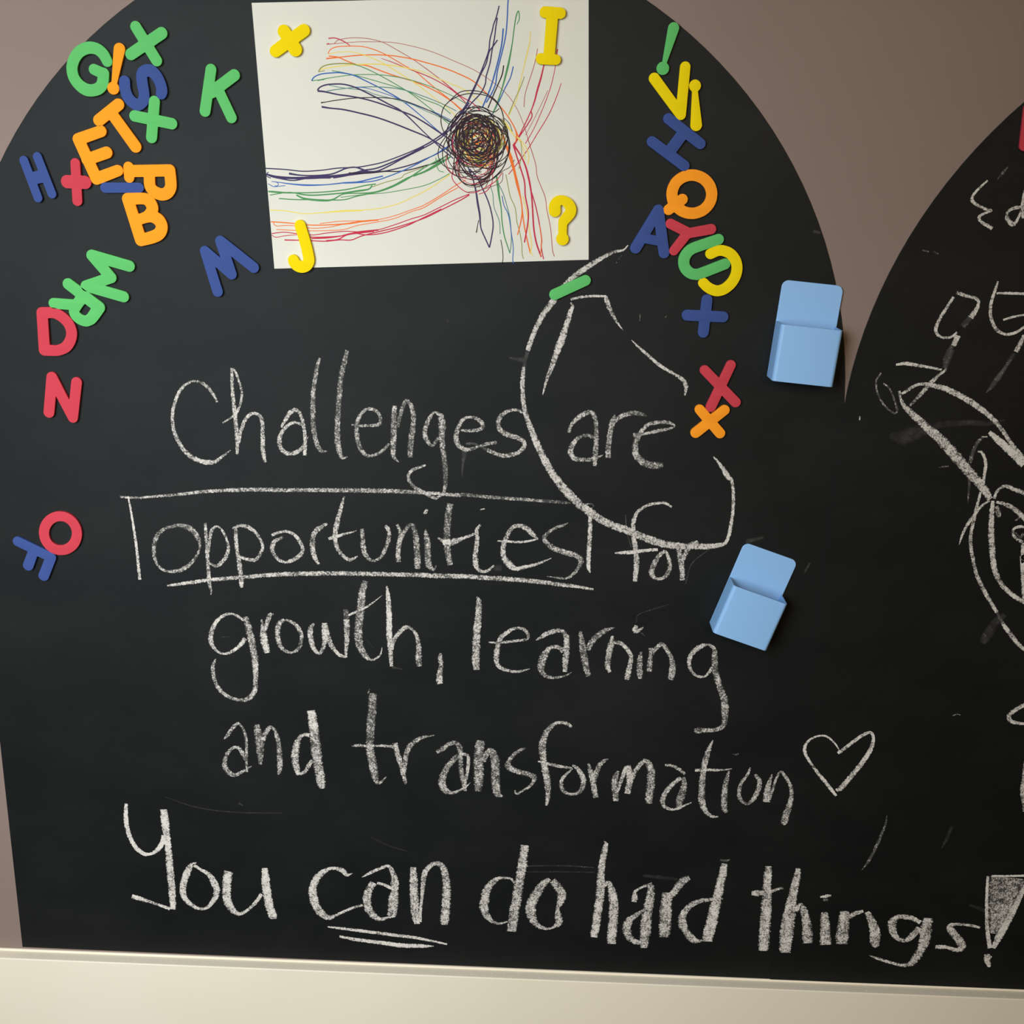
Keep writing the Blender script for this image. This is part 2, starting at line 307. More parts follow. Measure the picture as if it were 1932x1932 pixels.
('chalk_underline','box','',0,'single chalk line under the word opportunities',[(0.72,[(-223.1,-180.7,1.49),(-214.8,-179.4,2.97),(-199.1,-176.7,3.6),(-183.5,-174,3.81),(-167.9,-171.9,4.01),(-147.2,-169.6,4.01),(-126.6,-167.1,4.21),(-111.1,-165.8,4.62),(-95.7,-164.7,4.62),(-97.3,-164.5,4.21),(-79.5,-163.9,4.57),(-61.6,-163.1,4.57),(-39.3,-162.7,4.56),(-21.5,-162.6,4.56),(-3.8,-162.5,4.56),(18.4,-162.2,4.55),(40.6,-162.4,5.09),(63.2,-162.2,4.73),(80.9,-163,4.72),(98.6,-163.4,4.9),(116.3,-164.2,4.72),(134,-165.5,4.54),(151.7,-167.3,4.17),(169.4,-169,3.27),(180,-170.6,2.72),(184.9,-171.3,2.18)])]),
('chalk_letter','opportunities','o',0,None,[(0.62,[(-211.2,-119.9,3.11),(-203.1,-120.7,5.19),(-195.2,-124.7,5.82),(-190.5,-132,5.41),(-189.1,-140.4,2.3),(-192.4,-149,2.72),(-199.1,-157.8,3.79),(-207.7,-164,4.64),(-216.1,-166.1,3.59),(-224.3,-165.6,2.96),(-230.2,-160.9,2.95),(-233.3,-153.5,3.78),(-233.5,-145,4.19),(-231.6,-135.3,4.59),(-227,-127.8,4.16),(-219.6,-122.8,3.32),(-211.3,-120.4,3.53)])]),
('chalk_letter','opportunities','p',0,None,[(0.72,[(-182.8,-116.9,2.48),(-182.7,-128.5,3.33),(-182.4,-140.2,3.76),(-182.3,-151.9,3.78),(-182.1,-162.6,3.58),(-182.2,-172.3,4.23),(-181.7,-179.9,3.39),(-180.7,-184.2,2.12),(-181.1,-188.6,0.85)]),(0.72,[(-181.5,-145.5,3.14),(-179.3,-132.7,3.12),(-176.3,-123.1,3.32),(-171,-120,1.86),(-166.2,-124.9,2.49),(-163,-133.2,2.71),(-161.9,-141.7,3.55),(-164.3,-149.2,3.77),(-170.3,-156.9,3.78),(-175.5,-159.2,2.94),(-181,-156.2,2.31)])]),
('chalk_letter','opportunities','p',0,None,[(0.72,[(-157.3,-121.4,1.45),(-154.3,-121.3,3.11),(-154.3,-131.9,3.74),(-153.7,-142.5,3.76),(-152.6,-151,4.19),(-151.9,-159.5,4.62),(-151.3,-168.1,4.85),(-151.1,-176.8,4.65),(-151,-180.5,2.75)]),(0.72,[(-155.3,-120.9,2.49),(-150.1,-118.6,3.31),(-143,-119.4,4.14),(-136.1,-124,3.52),(-131.3,-131.2,3.12),(-129,-138.5,2.92),(-131.9,-146.1,3.34),(-136.7,-152.1,3.77),(-144.4,-151.8,3.56),(-151.5,-149.4,2.72)])]),
('chalk_letter','opportunities','o',0,None,[(0.72,[(-120,-127.2,2.9),(-113.8,-124.3,2.9),(-105.6,-123,2.69),(-98.6,-126,3.52),(-93.2,-133.2,3.74),(-90.9,-139.5,3.74),(-93.1,-145.4,4.17),(-100.4,-151,4.18),(-108.1,-153.3,2.93),(-114.7,-150.9,3.55),(-119.1,-144.6,3.96),(-119.9,-138.3,4.58),(-117.1,-132.9,4.15),(-109.3,-128.4,2.7)])]),
('chalk_letter','opportunities','r',0,None,[(0.72,[(-67.1,-114.1,2.33),(-73,-117.5,4.49),(-77.9,-121.7,4.5),(-80.7,-127.3,4.87),(-81.4,-134.7,5.43),(-81.1,-142.1,5.08),(-79.5,-148.5,4.55),(-76.1,-154.5,2.73)])]),
('chalk_letter','opportunities','t',0,None,[(0.72,[(-50.3,-87.3,1.78),(-52.2,-92.7,3.02),(-54.6,-101.9,4.11),(-57.4,-111,4.84),(-59.3,-120.2,5.04),(-60,-128.5,4.51),(-58.8,-135.9,4.16),(-55.4,-142.2,3.99),(-50.6,-147.2,3.99),(-45.3,-148.9,3.27),(-39,-145.4,1.27)]),(0.72,[(-66.2,-128.9,3.07),(-59,-126.7,3.24),(-51.9,-124.1,2.52),(-44.8,-122.1,1.98),(-39.5,-120.1,0.72)])]),
('chalk_letter','opportunities','u',0,None,[(0.64,[(-34.2,-118.1,3.95),(-33.9,-125.9,4.5),(-33.4,-135.1,5.06),(-31.9,-142.4,4.53),(-27.6,-148.3,3.63),(-22.3,-149.1,2.54),(-16.9,-145.7,3.62),(-12.8,-138.1,3.98),(-9.7,-129.7,4.14),(-8.7,-122.4,3.95),(-10,-116.9,3.94),(-12.6,-114.7,2.69)])]),
('chalk_letter','opportunities','n',0,None,[(0.68,[(-1.2,-113,3.04),(1,-117.5,3.58),(1.8,-124.8,4.49),(-0,-134,4.87),(-0.5,-142.4,4.88),(-0.1,-149.8,4.9)]),(0.6,[(1.3,-130.3,3.6),(5.4,-120.1,3.95),(10.2,-113.6,3.94),(13.3,-113,3.58),(15.5,-119.8,5.38),(16.8,-128.9,5.94),(17.6,-138.1,6.32),(18,-146.4,6.88),(17.6,-156.2,5.45)])]),
('chalk_letter','opportunities','i',0,None,[(0.6,[(25.6,-116.8,1.25),(26,-122.2,4.48),(27.3,-129.5,6.47),(27.5,-137.8,6.67),(27.8,-146.1,6.69),(29.5,-153.5,6.35),(33.5,-156.6,2.72),(35.7,-152.3,1.09)]),(0.72,[(23.8,-101.3,2.31),(26,-99.5,3.91),(26.9,-97.2,2.13)])]),
('chalk_letter','opportunities','t',0,None,[(0.56,[(48.7,-91.1,6.2),(47,-99.8,6.75),(46.1,-108.8,6.95),(45.7,-118,6.8),(45.6,-127.1,7.18),(46.3,-136.3,6.66),(47.6,-144.6,6.32),(49,-151.5,5.43)]),(0.72,[(37,-124.6,1.79),(42.3,-128.1,3.59),(48.4,-128.9,6.29),(55.4,-126.8,5.38),(62.4,-123.9,3.23),(73.8,-118.9,2.15)]),(0.95,[(41.8,-129.1,5.39),(48.9,-128.4,5.39)])]),
('chalk_letter','opportunities','i',0,None,[(0.72,[(76.9,-110.6,2.14),(73.7,-116.2,3.57),(74.1,-123.5,3.94),(73.6,-131.8,4.49),(72.8,-140.1,5.05),(72.9,-148.4,5.42),(75,-154.4,3.98),(79.9,-157,3.08),(85.2,-155.4,2.72),(90.4,-150.2,1.81)]),(0.72,[(76.7,-96.2,1.42),(80.9,-95.1,1.06)]),(0.18,[(89.6,-153.4,5.43),(97.5,-152.3,7.23)])]),
('chalk_letter','opportunities','e',0,None,[(0.8,[(93.1,-126.1,1.25),(103.2,-126.3,2.33),(113.7,-126.7,2.51),(123.3,-125.2,2.15),(131.1,-123.1,1.25)]),(0.72,[(131.1,-123.1,1.43),(125.7,-118.3,4.82),(119.5,-112.5,5.34),(112.5,-110.5,3.91),(106.4,-113.4,4.1),(102.2,-120.8,4.47),(99.3,-129.1,5.02),(98.6,-137.4,5.04),(100.9,-144.7,5.95),(106.3,-150.1,6.86),(111.6,-153.2,4.52),(119.5,-151.1,3.97),(127.4,-149,3.25),(136.1,-145.5,2.34),(144.3,-141.5,0.54)])]),
('chalk_letter','opportunities','s',0,None,[(0.66,[(158.9,-106.4,0.71),(154.2,-109.2,2.66),(148.2,-111.2,3.02),(141.4,-116,3.21),(137.2,-121.6,4.82),(139.5,-127,4.83),(145.3,-131.4,5.73),(153.3,-134.3,5.74),(162.1,-136.8,5.38),(169.2,-139.4,5.38),(172,-143.4,5.39),(170,-150,3.96),(165.4,-156.6,3.25),(158.5,-161,2.71),(149.7,-160.8,1.81),(140.4,-159.7,0.54)])]),
('chalk_letter','for','f',0,None,[(0.78,[(254,-88.4,2.14),(247.9,-84.9,2.61),(239.8,-85.2,2.61),(230.6,-87.9,3.09),(222.8,-94.2,3.33),(219.7,-102.8,4.06),(219.6,-112.6,4.32),(221.2,-122.4,4.81),(223.6,-134.7,4.84),(224.2,-147.1,5.34),(223.7,-162.2,3.91)]),(0.85,[(203.5,-134.7,1.21),(210.6,-134.1,3.39),(222.3,-132.9,3.63),(234,-130.9,3.14),(243.4,-130.1,2.89)])]),
('chalk_letter','for','o',0,None,[(0.72,[(249.9,-130.8,2.89),(243.8,-137.8,4.35),(239.6,-147.9,5.34),(239.4,-155.4,5.11),(244.9,-159,2.93),(251.9,-156.3,3.9),(255.5,-147.4,4.13),(253.8,-137.5,3.39),(250.5,-130.8,2.41)])]),
('chalk_letter','for','r',0,None,[(0.72,[(261.7,-122.4,3.61),(264.2,-133.4,6.03),(266.6,-145.8,5.33),(268,-159.5,4.87)]),(0.72,[(266.4,-142,3.63),(269.4,-133.3,4.83),(273.6,-125.1,5.29),(280.4,-121.2,3.6)])]),
('chalk_letter','growth','g',0,None,[(0.72,[(-150,-213.9,2.72),(-155.2,-210.3,3.08),(-161.2,-207.7,2.53),(-167.4,-208.4,3.08),(-174.7,-213.3,3.45),(-179.9,-220.5,4.37),(-183,-230,5.11),(-183,-238.4,4.58),(-179.8,-244.9,3.3),(-174.6,-248.6,2.57),(-168.4,-248.8,2.76),(-161.2,-245.2,3.3),(-154.7,-239.3,4.03),(-149.5,-232.6,4.56)]),(0.66,[(-148.6,-210.1,4.53),(-146.7,-217.5,6.35),(-145.3,-225.9,6.92),(-143.5,-235.2,7.31),(-142.1,-244.6,6.96),(-141.1,-254,6.8),(-141.1,-263.6,6.09),(-141,-272.2,5.37),(-141.8,-280.8,5.2),(-143.4,-288.6,5.21),(-148.2,-295.1,5.23),(-153.7,-297.7,4.11),(-159.9,-297.4,3.74),(-167.9,-295.3,3.74),(-174.9,-290.2,4.48),(-179.9,-283.2,4.09),(-182.6,-273.6,4.08),(-183,-264.1,4.07),(-181.3,-258.3,2.77),(-179.4,-254.9,0.74)])]),
('chalk_letter','growth','r',0,None,[(0.72,[(-133.1,-212.4,1.81),(-132.2,-219.8,3.99),(-131.7,-229.1,6.92),(-130.8,-238.5,7.31),(-128.9,-247,5.87)]),(0.72,[(-130.2,-223.5,3.64),(-127.7,-215,4.35),(-124.7,-207.4,4.52),(-121.2,-206.4,1.26)])]),
('chalk_letter','growth','o',0,None,[(0.66,[(-110.9,-211.6,3.62),(-115.8,-215.5,5.07),(-117.8,-223.1,5.45),(-117.7,-232.4,5.1),(-115.3,-239.9,4.93),(-110.6,-244.4,3.66),(-104.5,-245.6,2.38),(-98.2,-241.6,3.66),(-95.3,-233.5,4.01),(-95,-226,4.18),(-98.3,-218.7,4.35),(-103.5,-214.2,3.26),(-109.5,-211.6,2.71)])]),
('chalk_letter','growth','w',0,None,[(0.72,[(-82.4,-214.9,1.81),(-85.6,-220.1,5.44),(-86.2,-225.7,5.45),(-85.2,-234.1,5.46),(-82.7,-241.6,4.57),(-78,-245.7,3.29),(-74.3,-240.4,4.01),(-72.3,-230.9,5.09),(-72.5,-221.5,5.44),(-72.3,-214.1,4.52)]),(0.72,[(-71.9,-214,4.52),(-69.5,-225.2,5.44),(-67.1,-234.5,5.46),(-62,-242.8,4.02),(-56.8,-247.3,3.66),(-52,-248.1,2.74)]),(0.72,[(-52,-249,2.38),(-51.8,-240.5,3.65),(-50.7,-230.1,5.09),(-50.5,-218.9,5.79),(-50.8,-209.6,5.95)]),(0.35,[(-50.8,-209.6,5.95),(-51,-199.4,5.39)])]),
('chalk_letter','growth','t',0,None,[(0.62,[(-32,-169.9,4.97),(-34.6,-179.6,7.13),(-36,-189.7,7.51),(-37.1,-199.9,8.08),(-38.6,-210.1,8.29),(-39.2,-220.4,8.14),(-39.3,-229.8,8.17),(-37.3,-239.1,7.65),(-33,-246.5,5.84),(-27.7,-250.5,2.66),(-21.7,-248.5,2.13),(-17.8,-243.3,1.59),(-16.7,-236.9,0.71)]),(0.8,[(-48.7,-205.4,2.09),(-42.3,-202,2.44),(-33.8,-197.7,2.26),(-26.1,-192.5,1.56),(-15.9,-183.7,0.43)])]),
('chalk_letter','growth','h',0,None,[(0.82,[(-11.6,-174.3,1.72),(-10.4,-183.6,4.15),(-9.7,-194.2,5.21),(-9.5,-205,5.58),(-9.6,-215.8,5.77),(-9.4,-226.6,5.62),(-8.8,-237.5,4.94),(-8.2,-246.6,4.42),(-7.7,-256.7,3.2)]),(0.72,[(-7.1,-239.3,3.18),(-5.4,-230.1,3.87),(-0.2,-221.8,4.21),(6.6,-215.7,4.37),(12.5,-217.7,2.45),(16.8,-223.9,3.86),(18.4,-232.9,4.92),(18.8,-242,5.82),(18.8,-251.2,6.55),(19.7,-255.8,4.96)])]),
('chalk_comma','growth',',',0,None,[(0.72,[(40.1,-241.3,2.29),(39.9,-246.8,4.94),(40.6,-254.1,4.43),(39.7,-261.5,5.86),(38.9,-268.9,6.41),(39.8,-273.5,4.99)])]),
('chalk_letter','learning','l',0,None,[(0.72,[(74.3,-181.7,0.52),(76.4,-186.1,4.83),(76.5,-195,6.4),(75.8,-205.7,6.95),(75.1,-216.5,7.5),(74.5,-227.4,7.71),(74.3,-238.3,7.74),(74.2,-248.4,7.76),(75.1,-257.5,5.84)])]),
('chalk_letter','learning','e',0,None,[(0.72,[(86.4,-228.2,1.38),(93.5,-228.7,2.17),(103,-227.6,2.76),(112.5,-226,2.75),(122.9,-224.1,2.95),(124.2,-220,3.14),(121.8,-215.5,3.92),(117,-213.1,3.33),(109.4,-213.9,3.52),(102.9,-218.7,4.32),(97.7,-223.9,4.91),(95.5,-232.2,5.32),(94.2,-241.4,5.54),(94.3,-248.6,4.96),(97.8,-254.2,3.97),(104.5,-257,3.38),(113.2,-258.1,2.98),(119.8,-256.8,2.39),(126.5,-254.7,0.6)])]),
('chalk_letter','learning','a',0,None,[(0.72,[(131.9,-224.8,0.98),(137.1,-221.1,3.92),(143.6,-216.8,4.7),(151.1,-214.5,4.69),(156.7,-214.8,4.3),(160.7,-219.8,5.48),(161.4,-228.9,6.09),(161.3,-238.1,6.31),(160.6,-246.3,6.13),(160.9,-256.6,4.37)]),(0.64,[(158.4,-236.1,4.92),(155.4,-232.2,4.72),(149.6,-230.8,4.33),(144,-233.6,4.92),(140,-240.9,7.5),(137.8,-249.2,7.53),(137.5,-255.4,6.55),(141,-260.4,4.97),(146.8,-262.8,3.58),(154.4,-262.5,2.59),(162,-260.2,1.99),(167.6,-256.4,0.5)])]),
('chalk_letter','learning','r',0,None,[(0.62,[(174.2,-214.2,2.93),(175.5,-223.3,5.88),(177.2,-233.4,6.88),(179.5,-243.6,6.91),(181.2,-251.8,6.33),(183.5,-260.5,4.96)]),(0.6,[(182,-233.3,4.91),(184.5,-226.1,5.88),(189.9,-218.8,5.86),(196.3,-213.5,5.46),(201.9,-210.8,3.51),(206.5,-209.1,0.97)])]),
('chalk_letter','learning','n',0,None,[(0.72,[(205,-217.8,2.34),(204.3,-224.4,5.87),(202.8,-232.6,6.09),(201.8,-241.8,5.91),(201.6,-249,5.53),(203.8,-255.6,2.97)]),(0.72,[(206.2,-224.3,4.31),(212.9,-225.1,4.31),(218.8,-230,3.92),(223.4,-238,4.33),(223.3,-246.2,4.54),(221.8,-254.5,5.54),(220.7,-262.7,4.96)])]),
('chalk_letter','learning','i',0,None,[(0.62,[(233,-233.2,2.29),(232.5,-239.6,4.89),(232.4,-247.6,5.68),(232.7,-254.8,5.84),(233.5,-261.2,4.62)]),(0.8,[(226.9,-206.3,3.02),(226,-210.6,5.3),(228.3,-212.1,4.54),(233.9,-208,1.21)])]),
('chalk_letter','learning','n',0,None,[(0.72,[(241.9,-229,4.57),(242.6,-234.5,4.58),(242.2,-241.7,5.05),(241.8,-247.3,6.13),(241.7,-253.3,5.53)]),(0.66,[(243.3,-234.5,4.58),(247.4,-228.8,4.26),(252.3,-224.7,4.56),(256.2,-228.5,3.8),(260.2,-234.7,4.58),(263.2,-241.7,5.35),(264,-248.9,6.44),(263.6,-254.5,6.91),(262.5,-261.3,5.39)])]),
('chalk_letter','learning','g',0,None,[(0.72,[(303.1,-228.4,3.8),(299.2,-224.6,3.34),(295.5,-223.6,2.28),(289.8,-225.7,4.86),(284.2,-229.9,5.32),(280.5,-235.6,4.57),(279.4,-242,3.82),(280.9,-249.1,3.37),(285,-254.5,3.07),(290.3,-257.1,3.07),(295.4,-256.6,2.3),(299.5,-251.6,3.06),(302.1,-246.7,3.82)]),(0.62,[(303.1,-228.4,4.56),(303.5,-237.1,6.1),(304.2,-245.1,6.42),(305.8,-253,6.44),(308.2,-260.9,6.15),(311.3,-268.8,6.47),(314.5,-276.8,6.95),(316.4,-284.8,7.28),(317.2,-292.9,7.3),(317.6,-301.1,6.55),(316.6,-307.7,5.47),(311.6,-311.6,4.7),(305,-313.1,4.7),(298.3,-313.3,5.17),(291.6,-314,7.05),(288.6,-314.1,3.14)])]),
('chalk_letter','and','a',0,None,[(0.66,[(-175.8,-340.7,1.29),(-171.6,-335.8,4.04),(-166.9,-328.9,4.03),(-161.4,-323.4,3.66),(-157.2,-326.6,2.75),(-154.4,-334.2,3.12),(-153.3,-343.7,3.13),(-153.7,-353.4,3.14),(-154.2,-364,3.34),(-154.2,-376.2,2.42)]),(0.64,[(-154.8,-363.1,4.08),(-158.4,-354.5,4.44),(-161.7,-349.8,3.69),(-167,-350,3.32),(-172.6,-356,4.26),(-176,-363.9,4.64),(-176.4,-370.7,5.58),(-172.7,-377.4,5.59),(-166.6,-380.1,4.48),(-160.2,-376.9,3.35),(-153.9,-372.8,2.98),(-148.8,-369.2,0.56)])]),
('chalk_letter','and','n',0,None,[(0.56,[(-142.1,-323.7,5.48),(-141.2,-332.7,8.25),(-140.2,-342.3,9.2),(-140.2,-351.9,8.31),(-140,-359.6,5.92),(-140.5,-367.4,3.71)]),(0.6,[(-137.5,-340.2,6.43),(-133.7,-332.4,5.5),(-128.7,-326,4.02),(-124.8,-328.3,3.29),(-122.4,-335.8,4.59),(-121,-345.4,5.15),(-120.5,-355,5.54),(-120.4,-364.7,6.11),(-121.3,-373.5,4.65),(-123,-377.9,2.23)])]),
('chalk_letter','and','d',0,None,[(0.72,[(-90,-333.6,4.58),(-94.3,-332.8,3.66),(-98.7,-334.9,4.03),(-102.5,-341.8,6.06),(-104.5,-351.5,7.74),(-105.2,-360.2,7.77),(-104.2,-368.9,7.05),(-102.2,-377.6,3.72)]),(0.72,[(-100.9,-376.6,2.79),(-95.5,-373.4,4.09),(-90.8,-365.5,4.63),(-88.1,-360.5,3.7)]),(0.9,[(-87.6,-306.5,8.16),(-86.4,-315.4,8.73),(-85.2,-326.8,9.86)]),(0.68,[(-85.2,-324.9,9.85),(-84.4,-338.2,10.27),(-83.8,-349.7,10.68),(-82.7,-359.3,10.34),(-81.7,-369,10.01),(-80.6,-377.7,10.04),(-79.4,-385.5,8.95),(-78.7,-391.8,5.6)])]),
('chalk_letter','transformation','t',0,None,[(0.6,[(-26,-285.9,8.08),(-26.5,-294.4,8.64),(-27.3,-303.8,8.85),(-28.4,-315.2,9.07),(-29.1,-326.6,8.75),(-29.7,-336.1,8.23),(-29.8,-345.7,8.8),(-28.6,-355.3,8.83),(-27,-364.9,8.86),(-25.8,-373.6,8.33),(-24.1,-381.4,5.57),(-19.9,-382.7,3.13),(-13.8,-375.8,1.04)]),(0.6,[(-31.2,-286.1,1.8),(-29.4,-281.4,0.9)]),(0.7,[(-48,-343.6,1.44),(-42,-342.7,3.51),(-34.2,-342.9,2.68),(-24.3,-342.3,2.68),(-16.5,-342,2.88),(-6.6,-342.9,3.71)])]),
('chalk_letter','transformation','r',0,None,[(0.66,[(-5.1,-338.6,5.14),(-3.7,-345,5.77),(-1.3,-354.6,5.79),(1.6,-364.3,5.81),(3.5,-374.1,5),(5.7,-383.3,3.13)]),(0.66,[(4,-370.8,4.16),(5.1,-359.8,4.97),(6.6,-348.9,5.36),(11.1,-340.1,5.76),(17.9,-333.9,4.51),(25.8,-330.4,2.66),(34.6,-328.7,0.82)])]),
('chalk_letter','transformation','a',0,None,[(0.62,[(36.6,-347.2,3.71),(42.4,-343.2,5.14),(49.3,-337.6,4.92),(55.1,-336.3,5.13),(59.1,-340.4,5.75),(60.1,-349,5.15),(60.4,-359.8,5.17),(61.8,-370.7,5.81),(64.3,-381.5,5.21),(64.9,-388.7,3.76)]),(0.72,[(59.1,-349.1,4.12),(65,-348.3,3.7),(68,-352,3.71),(67.6,-362.8,3.72),(66.2,-373.8,3.11),(64.8,-383.7,2.5)]),(0.64,[(58.2,-350.2,6.18),(52.3,-355.8,5.78),(46.9,-363.6,6.21),(43,-372.5,7.27),(42.1,-381.3,7.92),(45.6,-388.9,7.31),(52.5,-391.3,4.18),(59.4,-388.3,2.51),(66.3,-383.6,1.88),(70.4,-379.1,0.62)])]),
('chalk_letter','transformation','n',0,None,[(0.6,[(80,-332.7,8.18),(78.7,-341.8,9.85),(78.3,-352.6,10.3),(78.4,-363.5,10.34),(78.6,-374.4,9.96),(78.1,-382.1,8.74),(78.2,-388.7,7.3)]),(0.6,[(82.7,-355.7,5.16),(85.6,-348,6.17),(90.4,-343.5,6.57),(94,-351,8.64),(95.1,-361.8,9.09),(95.3,-372.6,9.33),(95.9,-383.6,8.74),(98,-391.2,7.3),(103,-393.4,1.04)])]),
('chalk_letter','transformation','s',0,None,[(0.66,[(124.7,-339.5,1.64),(119.7,-341.3,3.69),(113.9,-345.9,4.1),(109.2,-352.5,4.94),(107.3,-359.1,6.6),(112.3,-363.3,6.2),(119.2,-365.7,5.79),(127.1,-367.6,6.2),(133.1,-370.1,6.21),(133.7,-374.4,4.14),(129.4,-381.1,3.12),(122.6,-386.4,2.5),(116.8,-389.9,2.5),(114.7,-386.1,2.08)])]),
('chalk_letter','transformation','f',0,None,[(0.66,[(169,-314.7,3.04),(165.5,-311.7,3.64),(159.7,-310.3,3.44),(152.9,-311.6,3.64),(147.8,-316.6,5.07),(143.6,-323.1,6.1),(141.4,-332.8,7.76),(141.4,-343.6,7.38),(142.9,-353.2,6.78),(144.9,-364,7.22),(146.8,-374.8,7.04),(147.7,-384.6,6.23),(147.7,-394.5,4.59),(146.7,-401.7,2.51)]),(0.72,[(137.1,-353.2,1.64),(144.4,-354.8,2.47),(154.3,-357.1,3.7),(163.1,-358.4,3.29),(171,-359.2,1.65)])]),
('chalk_letter','transformation','o',0,None,[(0.66,[(171.5,-359.7,1.44),(166.3,-365.3,2.68),(161.6,-372,3.72),(160.9,-379.7,4.56),(165,-386.1,3.74),(171.9,-388.1,2.91),(178.7,-385.6,4.15),(182.4,-378.9,5.59),(182.6,-371.2,5.78),(179.4,-363.7,5.36),(174.9,-358.5,4.11),(171.3,-355.9,2.06)])]),
('chalk_letter','transformation','r',0,None,[(0.66,[(186.9,-353.7,2.46),(189.1,-361.2,4.73),(191.4,-369.8,5.78),(193.3,-379.5,5.8),(195.7,-391,5.2)]),(0.62,[(193.5,-373,5.16),(195.5,-362,5.76),(198.6,-354.3,5.13),(202.8,-349.8,3.69),(206.6,-348.1,0.82)])]),
('chalk_letter','transformation','m',0,None,[(0.62,[(216.4,-360.7,3.08),(213.9,-368.9,6.6),(213.8,-377.6,6.82),(215.1,-386.3,6.84),(215.9,-394,5.61)]),(0.72,[(216.1,-387.4,3.11),(218.6,-376.3,3.72),(222,-364.2,4.11),(225,-356,5.13)]),(0.72,[(225.9,-354.3,5.74),(227.8,-362.9,6.58),(228.4,-371.6,6.6),(227.5,-379.3,6.2),(226.8,-385.3,5.6)]),(0.66,[(230,-369.4,5.15),(234.4,-358.3,5.13),(239.8,-350.6,5.12),(244.6,-349.3,6.13),(248.5,-357.8,7.79),(249.5,-368.6,8.23),(249.1,-379.5,8.68),(248.6,-388.3,7.88),(248.7,-395.4,6.65)])]),
('chalk_letter','transformation','a',0,None,[(0.72,[(262.5,-352.5,2.36),(267.6,-352.3,3.27),(273.8,-354.9,3.64),(279.2,-358.6,3.64),(282.4,-361.8,2.73)]),(0.72,[(278.8,-365.8,4.56),(273,-370.9,4.39),(267.3,-377.9,4.95),(263.4,-385.8,4.97),(262.1,-392.7,5.16),(265,-398.5,3.7),(272.1,-401.1,2.77),(279,-399.4,2.59),(284.9,-395.7,2.03),(290.8,-392.5,1.29)]),(0.62,[(281.3,-364.8,3.65),(282.6,-372.4,5.49),(281.4,-381.2,7.71),(279.3,-389.1,8.28),(278.4,-396,6.09),(279.5,-399.3,2.77)])]),
('chalk_letter','transformation','t',0,None,[(0.68,[(307.6,-323.6,0.9),(304.7,-332.3,4.51),(302.3,-341.9,5.97),(300.8,-351.5,5.99),(300.1,-361.1,6.01),(300,-370.8,6.58),(300.3,-380.5,6.97),(300.9,-389.2,6.99),(302.8,-396.9,6.09),(307.2,-403.6,4.62),(312.7,-407.3,3.33),(318.3,-407.1,1.48)]),(0.8,[(292.1,-356.8,3.27),(299.8,-356.5,3.64),(308.4,-356,3.09),(317,-355.9,2.18),(328.1,-353.8,0.73)])]),
('chalk_letter','transformation','i',0,None,[(0.66,[(325.7,-356.3,1.82),(324.1,-364,4.55),(322.9,-372.8,5.66),(322.7,-382.5,6.05),(323.1,-391.2,6.25),(323.8,-398,5.9),(326.3,-402.6,3.69)]),(0.5,[(327.8,-338,0.72),(332.1,-338.3,1.8),(333.3,-336.9,0.9)])]),
('chalk_letter','transformation','o',0,None,[(0.66,[(346,-351.7,1.45),(344,-359.4,3.09),(339.4,-367.3,3.65),(337,-376.1,4.21),(337.6,-383.8,4.58),(341,-389.5,3.67),(346.4,-391.8,3.31),(351.2,-387.2,4.59),(354.2,-380.2,5.49),(356.5,-371.4,5.11),(355.6,-364.7,4.55),(351.3,-359.1,3.27)])]),
('chalk_letter','transformation','n',0,None,[(0.72,[(368,-358.5,1.45),(366.1,-366.2,4),(365,-375,6.94),(364.8,-382.7,7.69),(364.8,-389.1,6.79)]),(0.68,[(367.7,-386.5,2.75),(369.8,-375.8,2.74),(372.3,-363.1,2.73),(375.9,-355.3,2.72),(380.1,-359,3.63),(385,-366.5,3.64),(388.3,-375,4.2),(388.6,-383.7,4.57),(387.3,-393.5,6.43),(385.4,-402.4,7.74),(384.8,-410.3,7.76),(386.3,-412.7,4.62)])]),
('chalk_heart','heart','',1,'chalk heart outline after the word transformation',[(0.85,[(432,-332.7,3.13),(430,-328.2,1.39),(424.7,-321.1,1.73),(417.6,-315.4,2.07),(411.8,-314.5,1.9),(404.6,-316.8,2.08),(398.9,-322.1,2.95),(397,-328.5,3.3),(398.9,-335.8,3.13),(404.6,-344.8,2.79),(413,-355.6,3.33),(421.4,-365.5,3.52),(428,-373.6,3.53),(432.3,-379.1,2.3)]),(0.82,[(429.6,-332.8,3.13),(436.8,-326.1,3.47),(444.3,-319,3.8),(451.8,-312.3,3.45),(458.9,-309.3,3.1),(461.9,-314.2,3.1),(462.2,-321.5,3.8),(459.5,-330.7,4.68),(454.7,-341,5.05),(449.1,-350.5,5.07),(442.6,-360.9,5.44),(437.5,-368.6,5.45),(433.7,-372.5,4.41),(431.2,-371.6,1.76)])]),
('chalk_stroke','tick','',1,'faint slanting chalk stroke below the heart',[(0.42,[(484,-398.7,1.07),(484,-407.2,2.31),(481.1,-419.7,3.04),(476.2,-437.2,3.6),(471.6,-449.9,3.25),(465.9,-460.9,0.54)])]),
